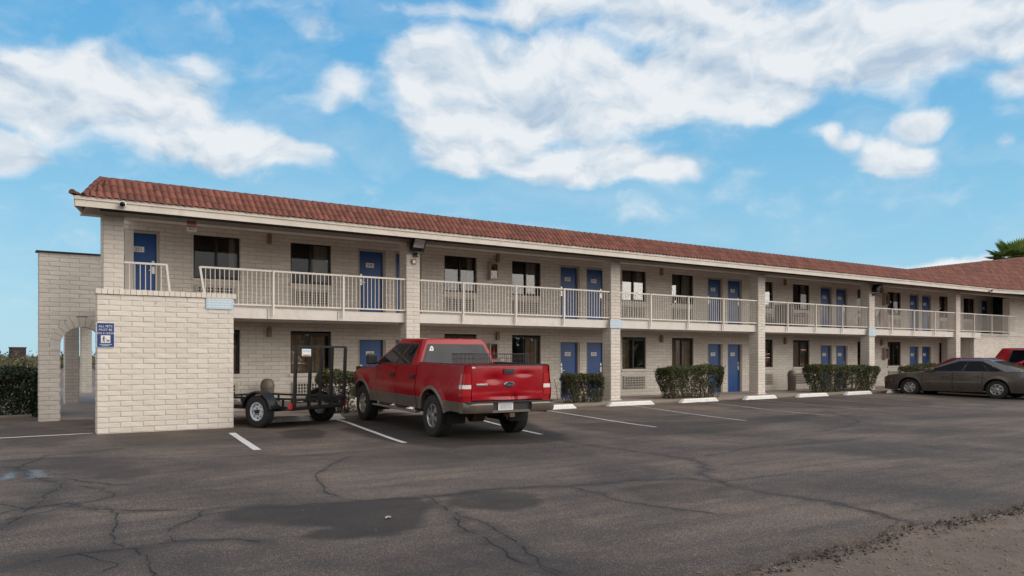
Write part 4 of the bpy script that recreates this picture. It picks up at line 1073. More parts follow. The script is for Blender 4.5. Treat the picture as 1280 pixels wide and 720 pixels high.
    for s in (1, -1):
        mb = MB()
        for z0, z1, mi in ((1.06, 1.26, 0), (.985, 1.058, 1), (.85, .983, 0)):
            mb.grid([[(RE-.015, s*.79, z), (RE-.012, s*.90, z), (RE+.02, s*(half(RE, z)+.002), z), (RE+.10, s*(half(RE, z)+.006), z)] for z in (z0, z1)], mi)
        mb.build('tail_lamp', [M['redlamp'], M['clearlamp']], t, smooth=60)
        mb = MB(); mb.grid([[(RE+.0, s*.777, z), (RE-.005, s*.90, z), (RE+.03, s*half(RE, z)*.998, z)] for z in (.74, .85, 1.0, 1.26, 1.41)]); mb.build('corner_panel', M['truckred'], t, smooth=60)
    # bumper: two stepped ends and a dark middle with the plate
    mb = MB(); prof = [(RE-.03, .74), (RE-.165, .735), (RE-.19, .70), (RE-.185, .60), (RE-.15, .545), (RE-.02, .54)]
    for ya, yb_, mi in ((-.99, -.42, 0), (.42, .99, 0)):
        g = []
        for q in range(9):
            y = lerp(ya, yb_, q/8); k = max(0, abs(y)-.82)/.17; g.append([(x+.10*k*k, y, z) for x, z in prof])
        mb.grid(g, mi); mb.add(g[0], [tuple(range(6))], mi); mb.add(g[-1], [tuple(range(6))], mi)
    for s in (1, -1): mb.grid([[(x, s*(half(x, z)+.012), z) for x in (RE-.085, RE+.1, -.78)] for z in (.55, .64, .735)])
    mb.box(RE-.15, RE-.02, -.425, .425, .545, .59); bp = mb.build('rear_bumper', [M['tan'], M['blackplastic']], t, smooth=35)
    mb = MB(); mb.box(RE-.13, RE-.03, -.418, .418, .591, .735); mb.box(RE-.18, RE-.03, -.95, .95, .7365, .752); mb.build('bumper_step', M['blackplastic'], bp)
    mb = MB(); mb.box(RE-.146, RE-.135, -.03, .29, .585, .735); mb.box(RE-.150, RE-.1465, -.0, .26, .61, .71, 1); mb.build('license_plate', [M['plate'], M['blur']], bp)
    # wheel housings
    for wx in (RX, WB_):
        for s in (1, -1):
            mb = MB(); mb.grid([[(wx+math.cos(a)*.485, s*y, .44+math.sin(a)*.485) for a in np.linspace(-.35, math.pi+.35, 20)] for y in (.50, .905)]); mb.add([(wx+math.cos(a)*.485, s*.50, .44+math.sin(a)*.485) for a in np.linspace(-.35, math.pi+.35, 20)], [tuple(range(20))]); mb.build('wheel_housing', M['dark'], t)
    # flares, running boards, axle, pipes
    for wx in (RX, WB_):
        for s in (1, -1):
            mb = MB(); rows = []
            for q in range(25):
                a = R(-8+196*q/24); zq = .44+math.sin(a)*.50
                if zq < .50: zq = .50
                xq = wx+math.cos(a)*.50; c = Vector((xq, 0, zq)); o = Vector((math.cos(a), 0, max(0, math.sin(a))))
                rows.append([(c.x-o.x*.02, s*(half(xq, zq)-.07), c.z-o.z*.02), (c.x-o.x*.012, s*(half(xq, zq)+.022), c.z-o.z*.012), (c.x+o.x*.03, s*(half(xq, zq)+.024), c.z+o.z*.03), (c.x+o.x*.055, s*(half(c.x+o.x*.055, zq)+.004), c.z+o.z*.055)])
            mb.grid(rows); mb.build('wheel_arch_flare', M['tan'], t, smooth=50)
    for s in (1, -1):
        mb = MB(); mb.box(.72, 3.05, min(s*.90, s*1.02), max(s*.90, s*1.02), .405, .445)
        for x in (.9, 1.9, 2.85): mb.box(x, x+.06, min(s*.6, s*.95), max(s*.6, s*.95), .41, .56)
        mb.build('running_board', M['alloy'], t, bevel=.012)
    mb = MB(); mb.tube([(0, -.7, .40), (0, -.2, .40), (0, -.14, .40), (0, .14, .40), (0, .2, .40), (0, .7, .40)], [.05, .05, .15, .15, .05, .05], 12); mb.tube([(0, -.6, .46), (-.7, -.62, .60)], .03); mb.tube([(0, .6, .46), (-.7, .62, .60)], .03)
    mb.build('rear_axle', M['rust'], t, smooth=40)
    mb = MB(); mb.tube([(.6, -.72, .55), (-.45, -.72, .55), (-.80, -.86, .53), (-.95, -1.06, .52)], .04, 10); mb.build('tailpipe', M['rust'], t, smooth=40)
    mb = MB(); mb.lathe([(.20, -.1), (.34, -.1), (.36, 0), (.34, .1), (.20, .1)], (-.75, 0, .60), 'z', 28); mb.build('spare_tyre', M['rubber'], t, smooth=40)
    mb = MB(); mb.tube([(RE-.02, .06, .54), (RE-.05, .04, .44), (RE-.02, .01, .40), (RE+.06, -.02, .47), (RE+.1, -.02, .55)], .010, 6); mb.box(RE-.16, RE+.1, -.06, .04, .455, .53); mb.build('tow_hitch', M['rust'], t)
    for s in (1, -1):
        wheel(t, RX, s*.865, .405, .27, s, 'six', M['alloy'], .235); wheel(t, WB_, s*.865, .405, .27, s, 'six', M['alloy'], .235)
    mb = MB()
    for s in (1, -1): mb.box(FE-.06, FE-.005, min(s*.5, s*.8), max(s*.5, s*.8), .82, 1.0)
    mb.build('headlamp', M['clearlamp'], t)
    mb = MB(); mb.box(FE-.03, FE+.1, -.93, .93, .5, .72); mb.build('front_bumper', M['tan'], t, bevel=.03)
    return t
tr = pickup(); TRA = R(90-3.4)
tr.location = (8.58, 13.62, .004); tr.rotation_euler = (0, R(-1.05), TRA)
tw = tr.location
def on_truck(x, y, z): return Matrix.Translation(tr.location) @ Matrix.Rotation(TRA, 4, 'Z') @ Matrix.Rotation(R(-1.05), 4, 'Y') @ Vector((x, y, z))
# wire dog crate standing in the bed
cr = thing('wire_crate', 'black wire crate standing in the bed of the red pickup', 'crate', on_truck(-.95, 0, .79), TRA)
mb = MB(); x0, x1, y0, y1, z1 = .10, 1.0, -.72, .52, .835
for z in (0, z1): 
    for a, b in (((x0, y0), (x1, y0)), ((x1, y0), (x1, y1)), ((x1, y1), (x0, y1)), ((x0, y1), (x0, y0))): mb.bar((*a, z), (*b, z), .016 if z else .01)
for i in range(27): y = lerp(y0, y1, i/26); [mb.bar((x, y, 0), (x, y, z1), .005) for x in (x0, x1)]; mb.bar((x0, y, z1), (x1, y, z1), .0045)
for i in range(17): x = lerp(x0, x1, i/16); [mb.bar((x, y, 0), (x, y, z1), .005) for y in (y0, y1)]
for z in (.2, .4, .6, .74): 
    for x in (x0, x1): mb.bar((x, y0, z), (x, y1, z), .006)
    for y in (y0, y1): mb.bar((x0, y, z), (x1, y, z), .006)
mb.build('wire_cage', M['black'], cr)
mb = MB(); mb.lathe([(.0, 0), (.08, .01), (.10, .06), (.105, .06)], (.55, -.3, .69), 'z', 16); mb.build('glint_dish', M['plate'], cr, smooth=40)  # white dish shape standing in for a glint inside the crate
# --- saloons, coupe and the rest: one builder with measured profiles
def car(label, cat, name, paint_, Lr, Lf, wb, hw, zt_p, sill, wr, cab, rim, trim=True, lamps=True, glass=None, group=None, rear_lamp=True):
    t = thing(name, label, cat, group=group)
    half = lambda x, z: (hw - .10*max(0, z-.72)**1.4 - max(0, .5-z)*.22) * (1-.20*max(0, (x-(wb+Lf-.55))/.55)**2) * (1-.14*max(0, (-Lr+.5-x)/.5)**2) + .012*sum(math.exp(-((math.hypot(x-wx, z-wr)-wr-.09)/.07)**2) for wx in (0, wb))
    RE, FE = -Lr, wb+Lf
    zb = arch_fn(lambda x: interp([(RE, sill+.10), (RE+.35, sill), (FE-.4, sill-.02), (FE, sill+.03)], x), (0, wb), wr+.065, wr+.02)
    zt = lambda x: interp(zt_p, x)
    segs = [(RE, cab['d'][0]), *zip(cab['d'][:-1], cab['d'][1:]), (cab['d'][-1], FE)]
    for i, (a, b) in enumerate(segs):
        nm = 'rear_fender' if i == 0 else 'front_fender' if i == len(segs)-1 else 'door'
        for s in ((1, -1) if nm == 'door' else (0,)):
            mb = MB(); body_panel(mb, a+.006, b-.006, zb, zt, half, sides=(s,) if s else (1, -1))
            if nm != 'door':
                xs_ = np.linspace(a+.006, b-.006, 14)
                mb.grid([[(x, y*(half(x, zt(x))-.05), zt(x)+.016+.035*(1-y*y)) for y in np.linspace(-1, 1, 9)] for x in xs_])
                xe = RE if i == 0 else FE
                mb.grid([[(xe, y*half(xe, z), z) for y in np.linspace(-1, 1, 7)] for z in np.linspace(zb(xe), zt(xe)+.03, 5)])
            d = mb.build(nm, paint_, t, smooth=45)
            if nm == 'door':
                y = s*half(a+.2, zt(a)-.14); mb = MB(); mb.box(a+.12, a+.30, min(y, y+s*.022), max(y, y+s*.022), zt(a)-.17, zt(a)-.115); mb.build('door_handle', paint_, d, bevel=.006)
                if trim: mb = MB(); mb.grid([[(x, s*(half(x, z)+o_), z) for x in np.linspace(a+.02, b-.02, 6)] for z, o_ in ((.545, .004), (.55, .016), (.60, .016), (.605, .004))]); mb.build('side_moulding', M['tan'] if trim == 1 else paint_, d)
    mb = MB(); mb.box(RE+.3, FE-.3, -hw*.72, hw*.72, sill+.02, .62); mb.box(RE+.25, FE-.4, -hw*.9, hw*.9, wr+.38 if wr+.38 < .70 else .68, .74); mb.build('underbody', M['dark'], t)
    zb_, zt_ = cab['z']; b0, b1, t0, t1 = cab['x']; yb, yt = hw-.09, cab['yt']
    mb = MB(); greenhouse(mb, zb_, zt_, b0, b1, t0, t1, yb, yt, .045, .10); mb.build('roof', paint_, t, smooth=35)
    gm = glass or M['carglass']
    for s in (1, -1):
        c = ((b0, s*yb, zb_), (b1, s*yb, zb_), (t1, s*yt, zt_), (t0, s*yt, zt_))
        fl = (lambda P: [(1-u, v) for u, v in P]) if s > 0 else (lambda P: P)
        q = (c[1], c[0], c[3], c[2]) if s > 0 else c
        fr_ = MB(); patch(*q, fl(cab['f']), .003, .002)(fr_); fr_.build('window_trim', M['blackplastic'], t)
        for P in cab['w']:
            gl = MB(); patch(*q, fl(P), .006, .003)(gl); gl.build('side_window', gm, t)
        mm = MB(); mx = b1-.42; mm.box(mx-.06, mx+.06, min(s*(hw-.08), s*(hw+.12)), max(s*(hw-.08), s*(hw+.12)), zb_+.02, zb_+.15); mm.build('wing_mirror', paint_ if trim != 2 else M['blackplastic'], t, bevel=.025)
    for nm, q in (('rear_window', ((b0, yb, zb_), (b0, -yb, zb_), (t0, -yt, zt_), (t0, yt, zt_))), ('windscreen', ((b1, -yb, zb_), (b1, yb, zb_), (t1, yt, zt_), (t1, -yt, zt_)))):
        gl = MB(); patch(*q, [(.07, .05), (.93, .05), (.91, .94), (.09, .94)], .005, .004)(gl); gl.build(nm, gm, t)
    for s in (1, -1):
        z = zt(FE)-.02
        mb = MB(); mb.grid([[(FE+.012, s*hw*.42, q), (FE+.008, s*hw*.62, q), (FE-.03, s*(half(FE-.03, q)+.006), q), (FE-.34, s*(half(FE-.34, q)+.006), q)] for q in (z-.13, z-.01)]); mb.build('headlamp', M['amber'] if lamps == 'amber' else M['clearlamp'], t)
        z = zt(RE)
        mb = MB(); mb.grid([[(RE-.010, s*hw*.35, q), (RE-.008, s*hw*.70, q), (RE+.03, s*(half(RE+.03, q)+.006), q), (RE+.22, s*(half(RE+.22, q)+.006), q)] for q in (z-.22, z-.04)]); mb.build('tail_lamp', M['redlamp'], t)
        for x in (0, wb): wheel(t, x, s*(hw-.125), wr, .21, s, rim, M['alloy'], wr*.62)
    for nm, xe, sg in (('front_bumper', FE, 1), ('rear_bumper', RE, -1)):
        mb = MB(); mb.grid([[(xe+sg*(.05-.10*abs(y)**3), y*half(xe, .5)*1.01, z) for y in np.linspace(-1, 1, 9)] for z in (sill+.02, sill+.12, .5, .56)]); mb.build(nm, paint_, t, smooth=40)
    return t
SED_ZT = [(-1.15, .93), (-.95, .985), (-.55, 1.0), (-.2, .985), (.3, .955), (2.0, .935), (2.3, .93), (3.2, .86), (3.6, .78), (3.76, .70)]
sed = car('dark taupe four door saloon parked nose to the kerb, seen from its side', 'car', 'saloon_car', M['sedan'], 1.15, .97, 2.80, .91, SED_ZT, .22, .325,
    dict(z=(.965, 1.40), x=(-.72, 2.45, .28, 1.42), yt=.62, d=[.42, 1.36, 2.36], f=[(.14, .05), (.965, .05), (.80, .96), (.23, .96)], w=[[(.165, .08), (.29, .08), (.29, .90), (.24, .90)], [(.30, .08), (.565, .08), (.56, .92), (.30, .92)], [(.585, .08), (.95, .08), (.80, .92), (.585, .92)]]), 'eight', 1, 'amber')
sed.location = (32.15, 13.95, .012); sed.rotation_euler = (0, 0, R(90+3)); sed.scale = (1.13, 1.08, .99)
SUV_ZT = [(-1.0, 1.12), (.3, 1.10), (2.4, 1.08), (2.6, 1.06), (3.4, 1.0), (3.65, .88)]
suv = car('bright red high roofed estate car parked behind the taupe saloon, cut by the frame', 'car', 'estate_car', M['suvred'], 1.0, .85, 2.80, .92, SUV_ZT, .30, .36,
    dict(z=(1.10, 1.74), x=(-.95, 2.7, -.55, 1.75), yt=.70, d=[.4, 1.35, 2.4], f=[(.18, .07), (.96, .07), (.85, .93), (.20, .93)], w=[[(.20, .10), (.40, .10), (.40, .90), (.22, .90)], [(.42, .10), (.62, .10), (.62, .90), (.41, .90)], [(.64, .10), (.94, .10), (.84, .90), (.64, .90)]]), 'eight', 0)
suv.location = (39.9, 16.7, .06); suv.rotation_euler = (0, 0, R(-90+2)); suv.scale = (1.05,)*3
HB_ZT = [(-.75, .95), (-.5, .98), (.3, .96), (2.0, .93), (2.3, .9), (3.0, .82), (3.3, .70)]
hb = car('maroon hatchback with a sloping rear window, tail end to the motel, behind the taupe saloon', 'car', 'hatchback_car', M['maroon'], .75, .85, 2.5, .86, HB_ZT, .22, .31,
    dict(z=(.955, 1.40), x=(-.68, 2.15, .1, 1.25), yt=.60, d=[.5, 2.0], f=[(.18, .07), (.94, .07), (.81, .92), (.26, .92)], w=[[(.20, .10), (.42, .10), (.42, .88), (.27, .88)], [(.45, .10), (.92, .10), (.80, .88), (.45, .88)]]), 'six', 0)
hb.location = (34.7, 17.1, .06); hb.rotation_euler = (0, 0, R(-90)); hb.scale = (1.15, 1.15, 1.0)
cp = car('red coupe glimpsed between the taupe saloon roof and the red estate car', 'car', 'coupe_car', M['suvred'], .8, .9, 2.5, .86, HB_ZT, .22, .31,
    dict(z=(.955, 1.40), x=(-.5, 2.05, .35, 1.15), yt=.58, d=[.55, 1.95], f=[(.20, .07), (.94, .07), (.81, .92), (.29, .92)], w=[[(.22, .10), (.42, .10), (.42, .88), (.30, .80)], [(.45, .10), (.92, .10), (.80, .88), (.45, .88)]]), 'six', 0)
cp.location = (37.9, 13.6, .03); cp.rotation_euler = (0, 0, R(90)); cp.scale = (1.16,)*3
# --- black utility trailer: local x along its axle (towards the far wheel), y forward, z up
TA = math.atan2(.43, .90)
tl = thing('utility_trailer', 'black steel utility trailer with tall ramp gate upright and white wheels', 'trailer', (6.09, 17.28, ground(17.3)), TA)
hw_, yr, yf, zf, zr = .76, -.78, 1.75, .41, .60
mb = MB()
for s in (-1, 1):
    mb.box(s*hw_-.03, s*hw_+.03, yr, yf, zf-.05, zf+.03); mb.bar((s*hw_, yr, zr), (s*hw_, yf, zr), .045)
    for y in (yr+.03, -.5, .15, .7, 1.2, yf-.03): mb.bar((s*hw_, y, zf), (s*hw_, y, zr), .035)
    mb.bar((s*(hw_-.05), yf, zf-.03), (0, yf+1.15, zf-.03), .06)
for y in (yr+.025, yf-.025): mb.box(-hw_, hw_, y-.025, y+.025, zf-.05, zf+.03)
mb.bar((-hw_, yf, zr), (hw_, yf, zr), .045)
for x in (-.42, -.14, .14, .42): mb.bar((x, yf, zf), (x, yf, zr), .03)
for y in (-.4, 0, .4, .8, 1.2): mb.box(-hw_, hw_, y-.02, y+.02, zf-.045, zf+.0)
mb.bar((0, yf+1.1, zf-.03), (0, yf+1.4, zf-.03), .07); mb.tube([(0, yf+.9, zf+.3), (0, yf+.9, .03)], .03)
mb.build('frame', M['black'], tl)
mb = MB()
for i in range(5): mb.box(-hw_+.035+i*.268, -hw_+.035+i*.268+.26, yr+.055, yf-.055, zf+.002, zf+.035)
mb.build('deck', paint('weathered_plank', (.11, .09, .075), .9, .3, 8), tl)
mb = MB(); gz0, gz1, gw, ly = zf-.0, 1.70, .755, -.05; gy = lambda z: yr-.03+ly*(z-gz0)
for x in (-gw, -.33, 0, .33, gw): mb.bar((x, gy(gz0), gz0), (x, gy(gz1), gz1), .055 if x in (-gw, 0, gw) or abs(x) < .4 else .045)
for z in (gz0, gz1, zr-.02): mb.bar((-gw, gy(z), z), (gw, gy(z), z), .045)
mb.bar((-gw, gy(gz0), gz0+.12), (gw, gy(gz0), gz0+.12), .02)
rg = mb.build('ramp_gate', M['black'], tl)
mb = MB(); mb.box(-.62, -.36, gy(1.6)-.035, gy(1.6)-.028, 1.50, 1.65); mb.box(-.60, -.38, gy(1.6)-.0375, gy(1.6)-.0355, 1.585, 1.63, 1); mb.box(-.60, -.38, gy(1.6)-.0375, gy(1.6)-.0355, 1.51, 1.53, 2)
mb.build('license_plate', [M['plate'], M['signpale'], M['signred']], rg)
mb = MB(); mb.tube([(-1.02, 0, .335), (1.02, 0, .335)], .032, 10)
for s in (-1, 1): mb.box(s*.62-.025, s*.62+.025, -.32, .32, .36, .40)
mb.build('axle', M['black'], tl)
for s in (-1, 1):
    w_ = wheel(tl, 0, 0, .335, .20, 1, 'steel', paint('white_steel_rim', (.62, .66, .72), .45, .08, 6), .195)
    w_.location = (s*.93, 0, .335); w_.rotation_euler = (0, 0, R(90) if s < 0 else R(-90))
    mb = MB(); rows = []
    for q in range(13):
        a = R(8+164*q/12); rows.append([(s*(.80 if not z_ else 1.05), math.cos(a)*(.43+dz), .335+math.sin(a)*(.43+dz)) for z_, dz in ((0, 0), (1, 0), (1, -.03))])
    mb.grid(rows); mb.build('fender', M['black'], tl, smooth=40, bevel=0)
    mb = MB(); x = s*.78
    for dx in ((-.30, .30)): mb.box(min(x, s*1.0), max(x, s*1.0), dx*1.36-.03, dx*1.36+.03, .40, .47)
    mb.build('fender_bracket', M['black'], tl)
mb = MB(); mb.box(-.86, -.76, yr-.03, yr+.05, .40, .52); mb.box(.76, .86, yr-.03, yr+.05, .40, .52); mb.build('tail_lamp', M['redlamp'], tl)
# ------------------------------------------------------------------ hedges and plants
def hedge(name, label, x0, x1, y0, y1, z0, z1, n, leaf=.05, mats=('hedge', 'hedgetop'), flare=.12, seed=1, group='clipped hedges along the walk', rot=0, dense=0):
    t = thing(name, label, 'hedge', ((x0+x1)/2, (y0+y1)/2, z0), rot, group)
    w, d, h = x1-x0, y1-y0, z1-z0
    g = np.random.default_rng(seed)
    # points on a rounded box, pushed in by a random depth, narrower and thinner towards the bottom
    # points on the skin of a block with rounded edges, pushed in by a random depth, thinner towards the bottom
    rd_ = min(.28, d*.4); A_ = np.array([w*d, w*h, w*h, d*h, d*h]); fc = g.choice(5, n, p=A_/A_.sum())
    a_, b_ = g.random(n)*2-1, g.random(n)*2-1
    P = np.zeros((n, 3))
    P[:, 0] = np.where(fc == 3, 1, np.where(fc == 4, -1, a_))*w/2
    P[:, 1] = np.where(fc == 1, 1, np.where(fc == 2, -1, np.where(fc == 0, b_, a_)))*d/2
    P[:, 2] = np.where(fc == 0, 1, b_*.5+.5)*h
    C = np.stack([np.clip(P[:, 0], -w/2+rd_, w/2-rd_), np.clip(P[:, 1], -d/2+rd_, d/2-rd_), np.clip(P[:, 2], -1, h-rd_)], 1)
    O = P-C; ln = np.linalg.norm(O, axis=1)[:, None]+1e-9; O /= ln
    lump = (fbm(P[:, 0]+seed*3.1, P[:, 2]+P[:, 1]*.8, 1.7, seed, 3)-.5)*.34 + (fbm(P[:, 0]*1.3+P[:, 1]+5, P[:, 2], 5., seed+9, 2)-.5)*.12
    dep = -np.abs(g.normal(size=n))*.11 + (g.random(n) < .04)*g.random(n)*.10
    P = C + O*(np.minimum(ln, rd_) + lump[:, None] + dep[:, None])
    z = np.clip(P[:, 2]/h, 0, 1.1)
    P[:, :2] *= (1-flare*1.9*np.clip(1-z, 0, 1)**1.6)[:, None]
    gap = fbm(P[:, 0]+9, P[:, 2]*1.2+P[:, 1], 2.8, seed+50, 3)
    thin = (g.random(n) < np.clip(.30+1.3*z, 0, 1)) & ((gap > .38-.10*dense) | (z > .70))
    P[:, 2] = np.maximum(P[:, 2], .03); P = P[thin]; zz = z[thin]
    V, F = leaves(P, leaf, .6, 0, None)
    me = np_mesh('foliage', V, F, [M[mats[0]], M[mats[1]]])
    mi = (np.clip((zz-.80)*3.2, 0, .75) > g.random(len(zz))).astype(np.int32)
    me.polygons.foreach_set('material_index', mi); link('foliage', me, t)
    mb = MB(); rd = random.Random(seed)
    for i in range(int(12+w*6)):
        bx, by = rd.uniform(-.36, .36)*w, rd.uniform(-.3, .3)*d
        pts = [(bx, by, -.02)]
        for s in range(1, 5): pts.append((bx*(1+.08*s)+rd.uniform(-.06, .06)*s, by*(1+.10*s)+rd.uniform(-.05, .05)*s, h*.20*s))
        mb.tube(pts, [.014, .011, .009, .007, .004], 5)
        for s in (1, 2, 3):
            b = Vector(pts[s]); mb.tube([b, b+Vector((rd.uniform(-.2, .2), rd.uniform(-.2, .2), rd.uniform(.08, .25)))], [.006, .002], 4)
    mb.build('stems', M['wood'], t)
    return t
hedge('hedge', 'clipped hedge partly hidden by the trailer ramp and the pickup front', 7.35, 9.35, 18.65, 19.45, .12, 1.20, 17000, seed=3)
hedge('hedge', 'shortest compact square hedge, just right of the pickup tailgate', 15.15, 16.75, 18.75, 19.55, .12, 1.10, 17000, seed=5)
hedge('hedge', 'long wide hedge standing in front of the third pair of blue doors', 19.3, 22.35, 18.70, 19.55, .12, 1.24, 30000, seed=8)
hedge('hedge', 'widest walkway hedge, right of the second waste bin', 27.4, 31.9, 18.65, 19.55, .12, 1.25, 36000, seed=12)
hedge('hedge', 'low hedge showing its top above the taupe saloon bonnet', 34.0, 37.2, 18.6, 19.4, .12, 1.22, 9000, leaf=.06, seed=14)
hedge('hedge', 'dark dense hedge left of the brick archway', -7.0, 2.02, 22.95, 24.1, .02, 1.30, 75000, leaf=.075, mats=('bigedge', 'bigedge'), flare=.03, seed=17, dense=3)
mb = MB(); lx, ly = px_ground(485, 648); mb.grid([[(lx+.035*i-.05+.012*j, ly+.035*j-.05+.01*i, .012+.008*((i+j) % 2)) for i in range(3)] for j in range(3)]); tag(mb.build('paper_scrap', M['signgrey']), 'pale crumpled paper scrap lying on the dark damp patch', 'litter')
# thin bare sapling by the pickup
mb = MB(); sx_, sy_ = px_ground(697, 500, .12); mb.tube([(sx_, sy_, .1), (sx_-.04, sy_, .45), (sx_-.14, sy_, .82)], [.012, .01, .006], 6); mb.tube([(sx_-.05, sy_, .5), (sx_+.05, sy_, .72)], [.006, .003], 5)
tag(mb.build('bare_sapling', M['wood']), 'thin bare twig standing by the walk right of the pickup', 'sapling')
# palm beyond the far roof
pm = thing('palm_tree', 'fan palm whose crown shows above the tiled roof', 'palm tree', (58.2, 24.8, -1.15))
mb = MB(); mb.tube([(0, 0, 0), (.1, 0, 3), (.05, .1, 6), (0, 0, 8.9)], [.34, .25, .22, .26], 12); mb.build('trunk', M['wood'], pm, smooth=40)
Vs, Fs = [], []; g = np.random.default_rng(8)
for i in range(46):
    a = g.random()*6.283; elv = math.asin(np.clip(-.15+1.12*(i/46), -.5, .97)); ln = 1.75+.5*g.random()
    d = np.array([math.cos(a)*math.cos(elv), math.sin(a)*math.cos(elv), math.sin(elv)]); s = np.array([-math.sin(a), math.cos(a), 0]); n_ = np.cross(d, s)
    hub = np.array([0, 0, 8.95]) + d*ln*.5; o = len(Vs)*4
    Vs.append(np.array([[0, 0, 8.9]+s*.018, [0, 0, 8.9]-s*.018, hub-s*.012, hub+s*.012]))
    for k in range(17):
        b = R(-95+190*k/16); q = d*math.cos(b)+s*math.sin(b); l2 = .62*(.75+.25*math.cos(b))*ln/1.35
        tip = hub+q*l2+np.array([0, 0, -.07*l2*(1+g.random())]); m_ = hub+q*l2*.55; c = np.cross(q, n_)*.062
        Vs.append(np.array([hub, m_+c, tip, m_-c]))
V = np.concatenate(Vs); link('crown', np_mesh('crown', V, np.arange(len(V)).reshape(-1, 4), M['palm']), pm)
# desert brush along the horizon on the left, and unseen trees added to darken window reflections
def brush(name, mat, specs, label, cat, leaf):
    Ps = []
    for (x, y, rx, h, n) in specs:
        u = rng.normal(size=(n, 3)); u /= np.linalg.norm(u, axis=1)[:, None]; u *= (rng.random((n, 1)))**.4
        u[:, 2] = np.abs(u[:, 2]); Ps.append(np.array([x, y, -.14]) + u*np.array([rx, rx, h]))
    V, F = leaves(np.concatenate(Ps), leaf, .7); return setting(link(name, np_mesh(name, V, F, M[mat])), 'stuff', label, cat)
sp = []
for i in range(520):
    r = -.95+.62*rng.random(); Z = 90+200*rng.random()**.8; s = 1.2+2.2*rng.random()
    sp.append((.8213*r*Z+.5704*Z, -.5704*r*Z+.8213*Z, s*1.3, s*(.55+.5*rng.random()), 110))
brush('desert_brush', 'brush', sp, 'low olive desert brush along the horizon left of the motel', 'desert brush', .40)
sp = []
for i in range(420):
    a = R(75+210*rng.random()); d = 60+60*rng.random(); h = 3.5+5.5*rng.random()**2; sp.append((d*math.sin(a), d*math.cos(a), h*.8, h, 260))
brush('unseen_trees', 'unseen_leaf', sp, 'unseen dark scrub and trees added behind the viewer to darken window reflections', 'unseen trees', 1.15)
sd_ = px_ground(22, 455, -.14); Zs = 170; r = (22-640)/1000
mb = MB(); mb.box(-1.45, 1.45, -.6, .6, 0, 3.45); mb.box(-1.55, 1.55, -.7, .7, 3.45, 3.6)
for i in range(9): mb.box(-1.4+i*.33, -1.38+i*.33, -.62, -.601, .2, 3.4)
sh = tag(mb.build('storage_shed', paint('dark_brown_siding', (.028, .018, .016), .8, .2, 1)), 'dark brown boxy shed rising above the desert brush', 'shed')
sh.location = (.8213*r*Zs+.5704*Zs, -.5704*r*Zs+.8213*Zs, -.14); sh.rotation_euler = (0, 0, R(25))
# ------------------------------------------------------------------ street furniture
ws = MB(); n = 14; rows = []
for i in range(n+1):
    x = -.915+1.83*i/n; e_ = .0 if 0 < i < n else 1
    xs_ = x*(1 if not e_ else 1); h = .115 if 0 < i < n else .02
    xx = x if 0 < i < n else x
    rows.append([(xx, -.085, -.01), (xx*(.985), -.075, h*.75), (xx*.97, -.045, h), (xx*.97, .045, h), (xx*.985, .075, h*.75), (xx, .085, -.01)])
rows[1] = [(-.80, y, z) for (_, y, z) in rows[1]]; rows[-2] = [(.80, y, z) for (_, y, z) in rows[-2]]
ws.grid(rows); ws.add(rows[0], [tuple(range(6))]); ws.add(rows[-1], [tuple(range(6))]); wme = ws.mesh('wheel_stop', M['white'], 40)
for i, (x, y, rz, lab) in enumerate(((7.0, 18.02, 2, 'white wheel stop between the trailer wheel and the pickup front wheel'), (14.0, 17.85, 3, 'white wheel stop below the short hedge right of the pickup tailgate'),
     (17.15, 17.95, -2, 'white wheel stop at the foot of the pillar right of the short hedge'), (20.2, 17.98, 2.5, 'white wheel stop in front of the long wide hedge'), (23.3, 17.98, 3, 'white wheel stop at the foot of the plain pillar left of the second waste bin'),
     (26.25, 17.95, 0, 'white wheel stop in front of the second waste bin'), (29.2, 17.95, 2, 'white wheel stop in front of the widest walkway hedge'), (32.1, 17.9, 1, 'white wheel stop at the nose of the taupe saloon'), (35.3, 17.9, 0, 'white wheel stop mostly hidden beneath the taupe saloon'))):
    o = link('wheel_stop', wme, None, (x-.28, y, ground(y)+.006)); o.rotation_euler = (0, 0, R(rz)); tag(o, lab, 'wheel stop', 'white wheel stops along the kerb')
def bin_(x, y, lab):
    t = thing('waste_bin', lab, 'waste bin', (x, y, .13), R(-15), 'domed waste bins'); t.scale = (.64, .64, .84)
    mb = MB(); mb.lathe([(.24, 0), (.255, .03), (.27, .70), (.275, .71), (.275, .73)], (0, 0, 0), 'z', 28); mb.build('body', M['bin'], t, smooth=40)
    mb = MB(); mb.lathe([(.285, .715), (.285, .76), (.275, .84), (.235, .93), (.16, .99), (0, 1.015)], (0, 0, 0), 'z', 28); d = mb.build('dome_lid', M['bin'], t, smooth=40)
    mb = MB(); rows = []
    for a in np.linspace(-1.0-.55, -1.0+.55, 8): rows.append([(math.cos(a)*r_, math.sin(a)*r_, z) for r_, z in ((.287, .775), (.281, .83), (.258, .89))])
    mb.grid(rows); mb.build('flap', M['bin'], d, smooth=40); return t
bin_(6.72, 20.95, 'domed brown waste bin against the wall behind the trailer'); bin_(28.55, 20.7, 'domed brown waste bin left of the widest walkway hedge')
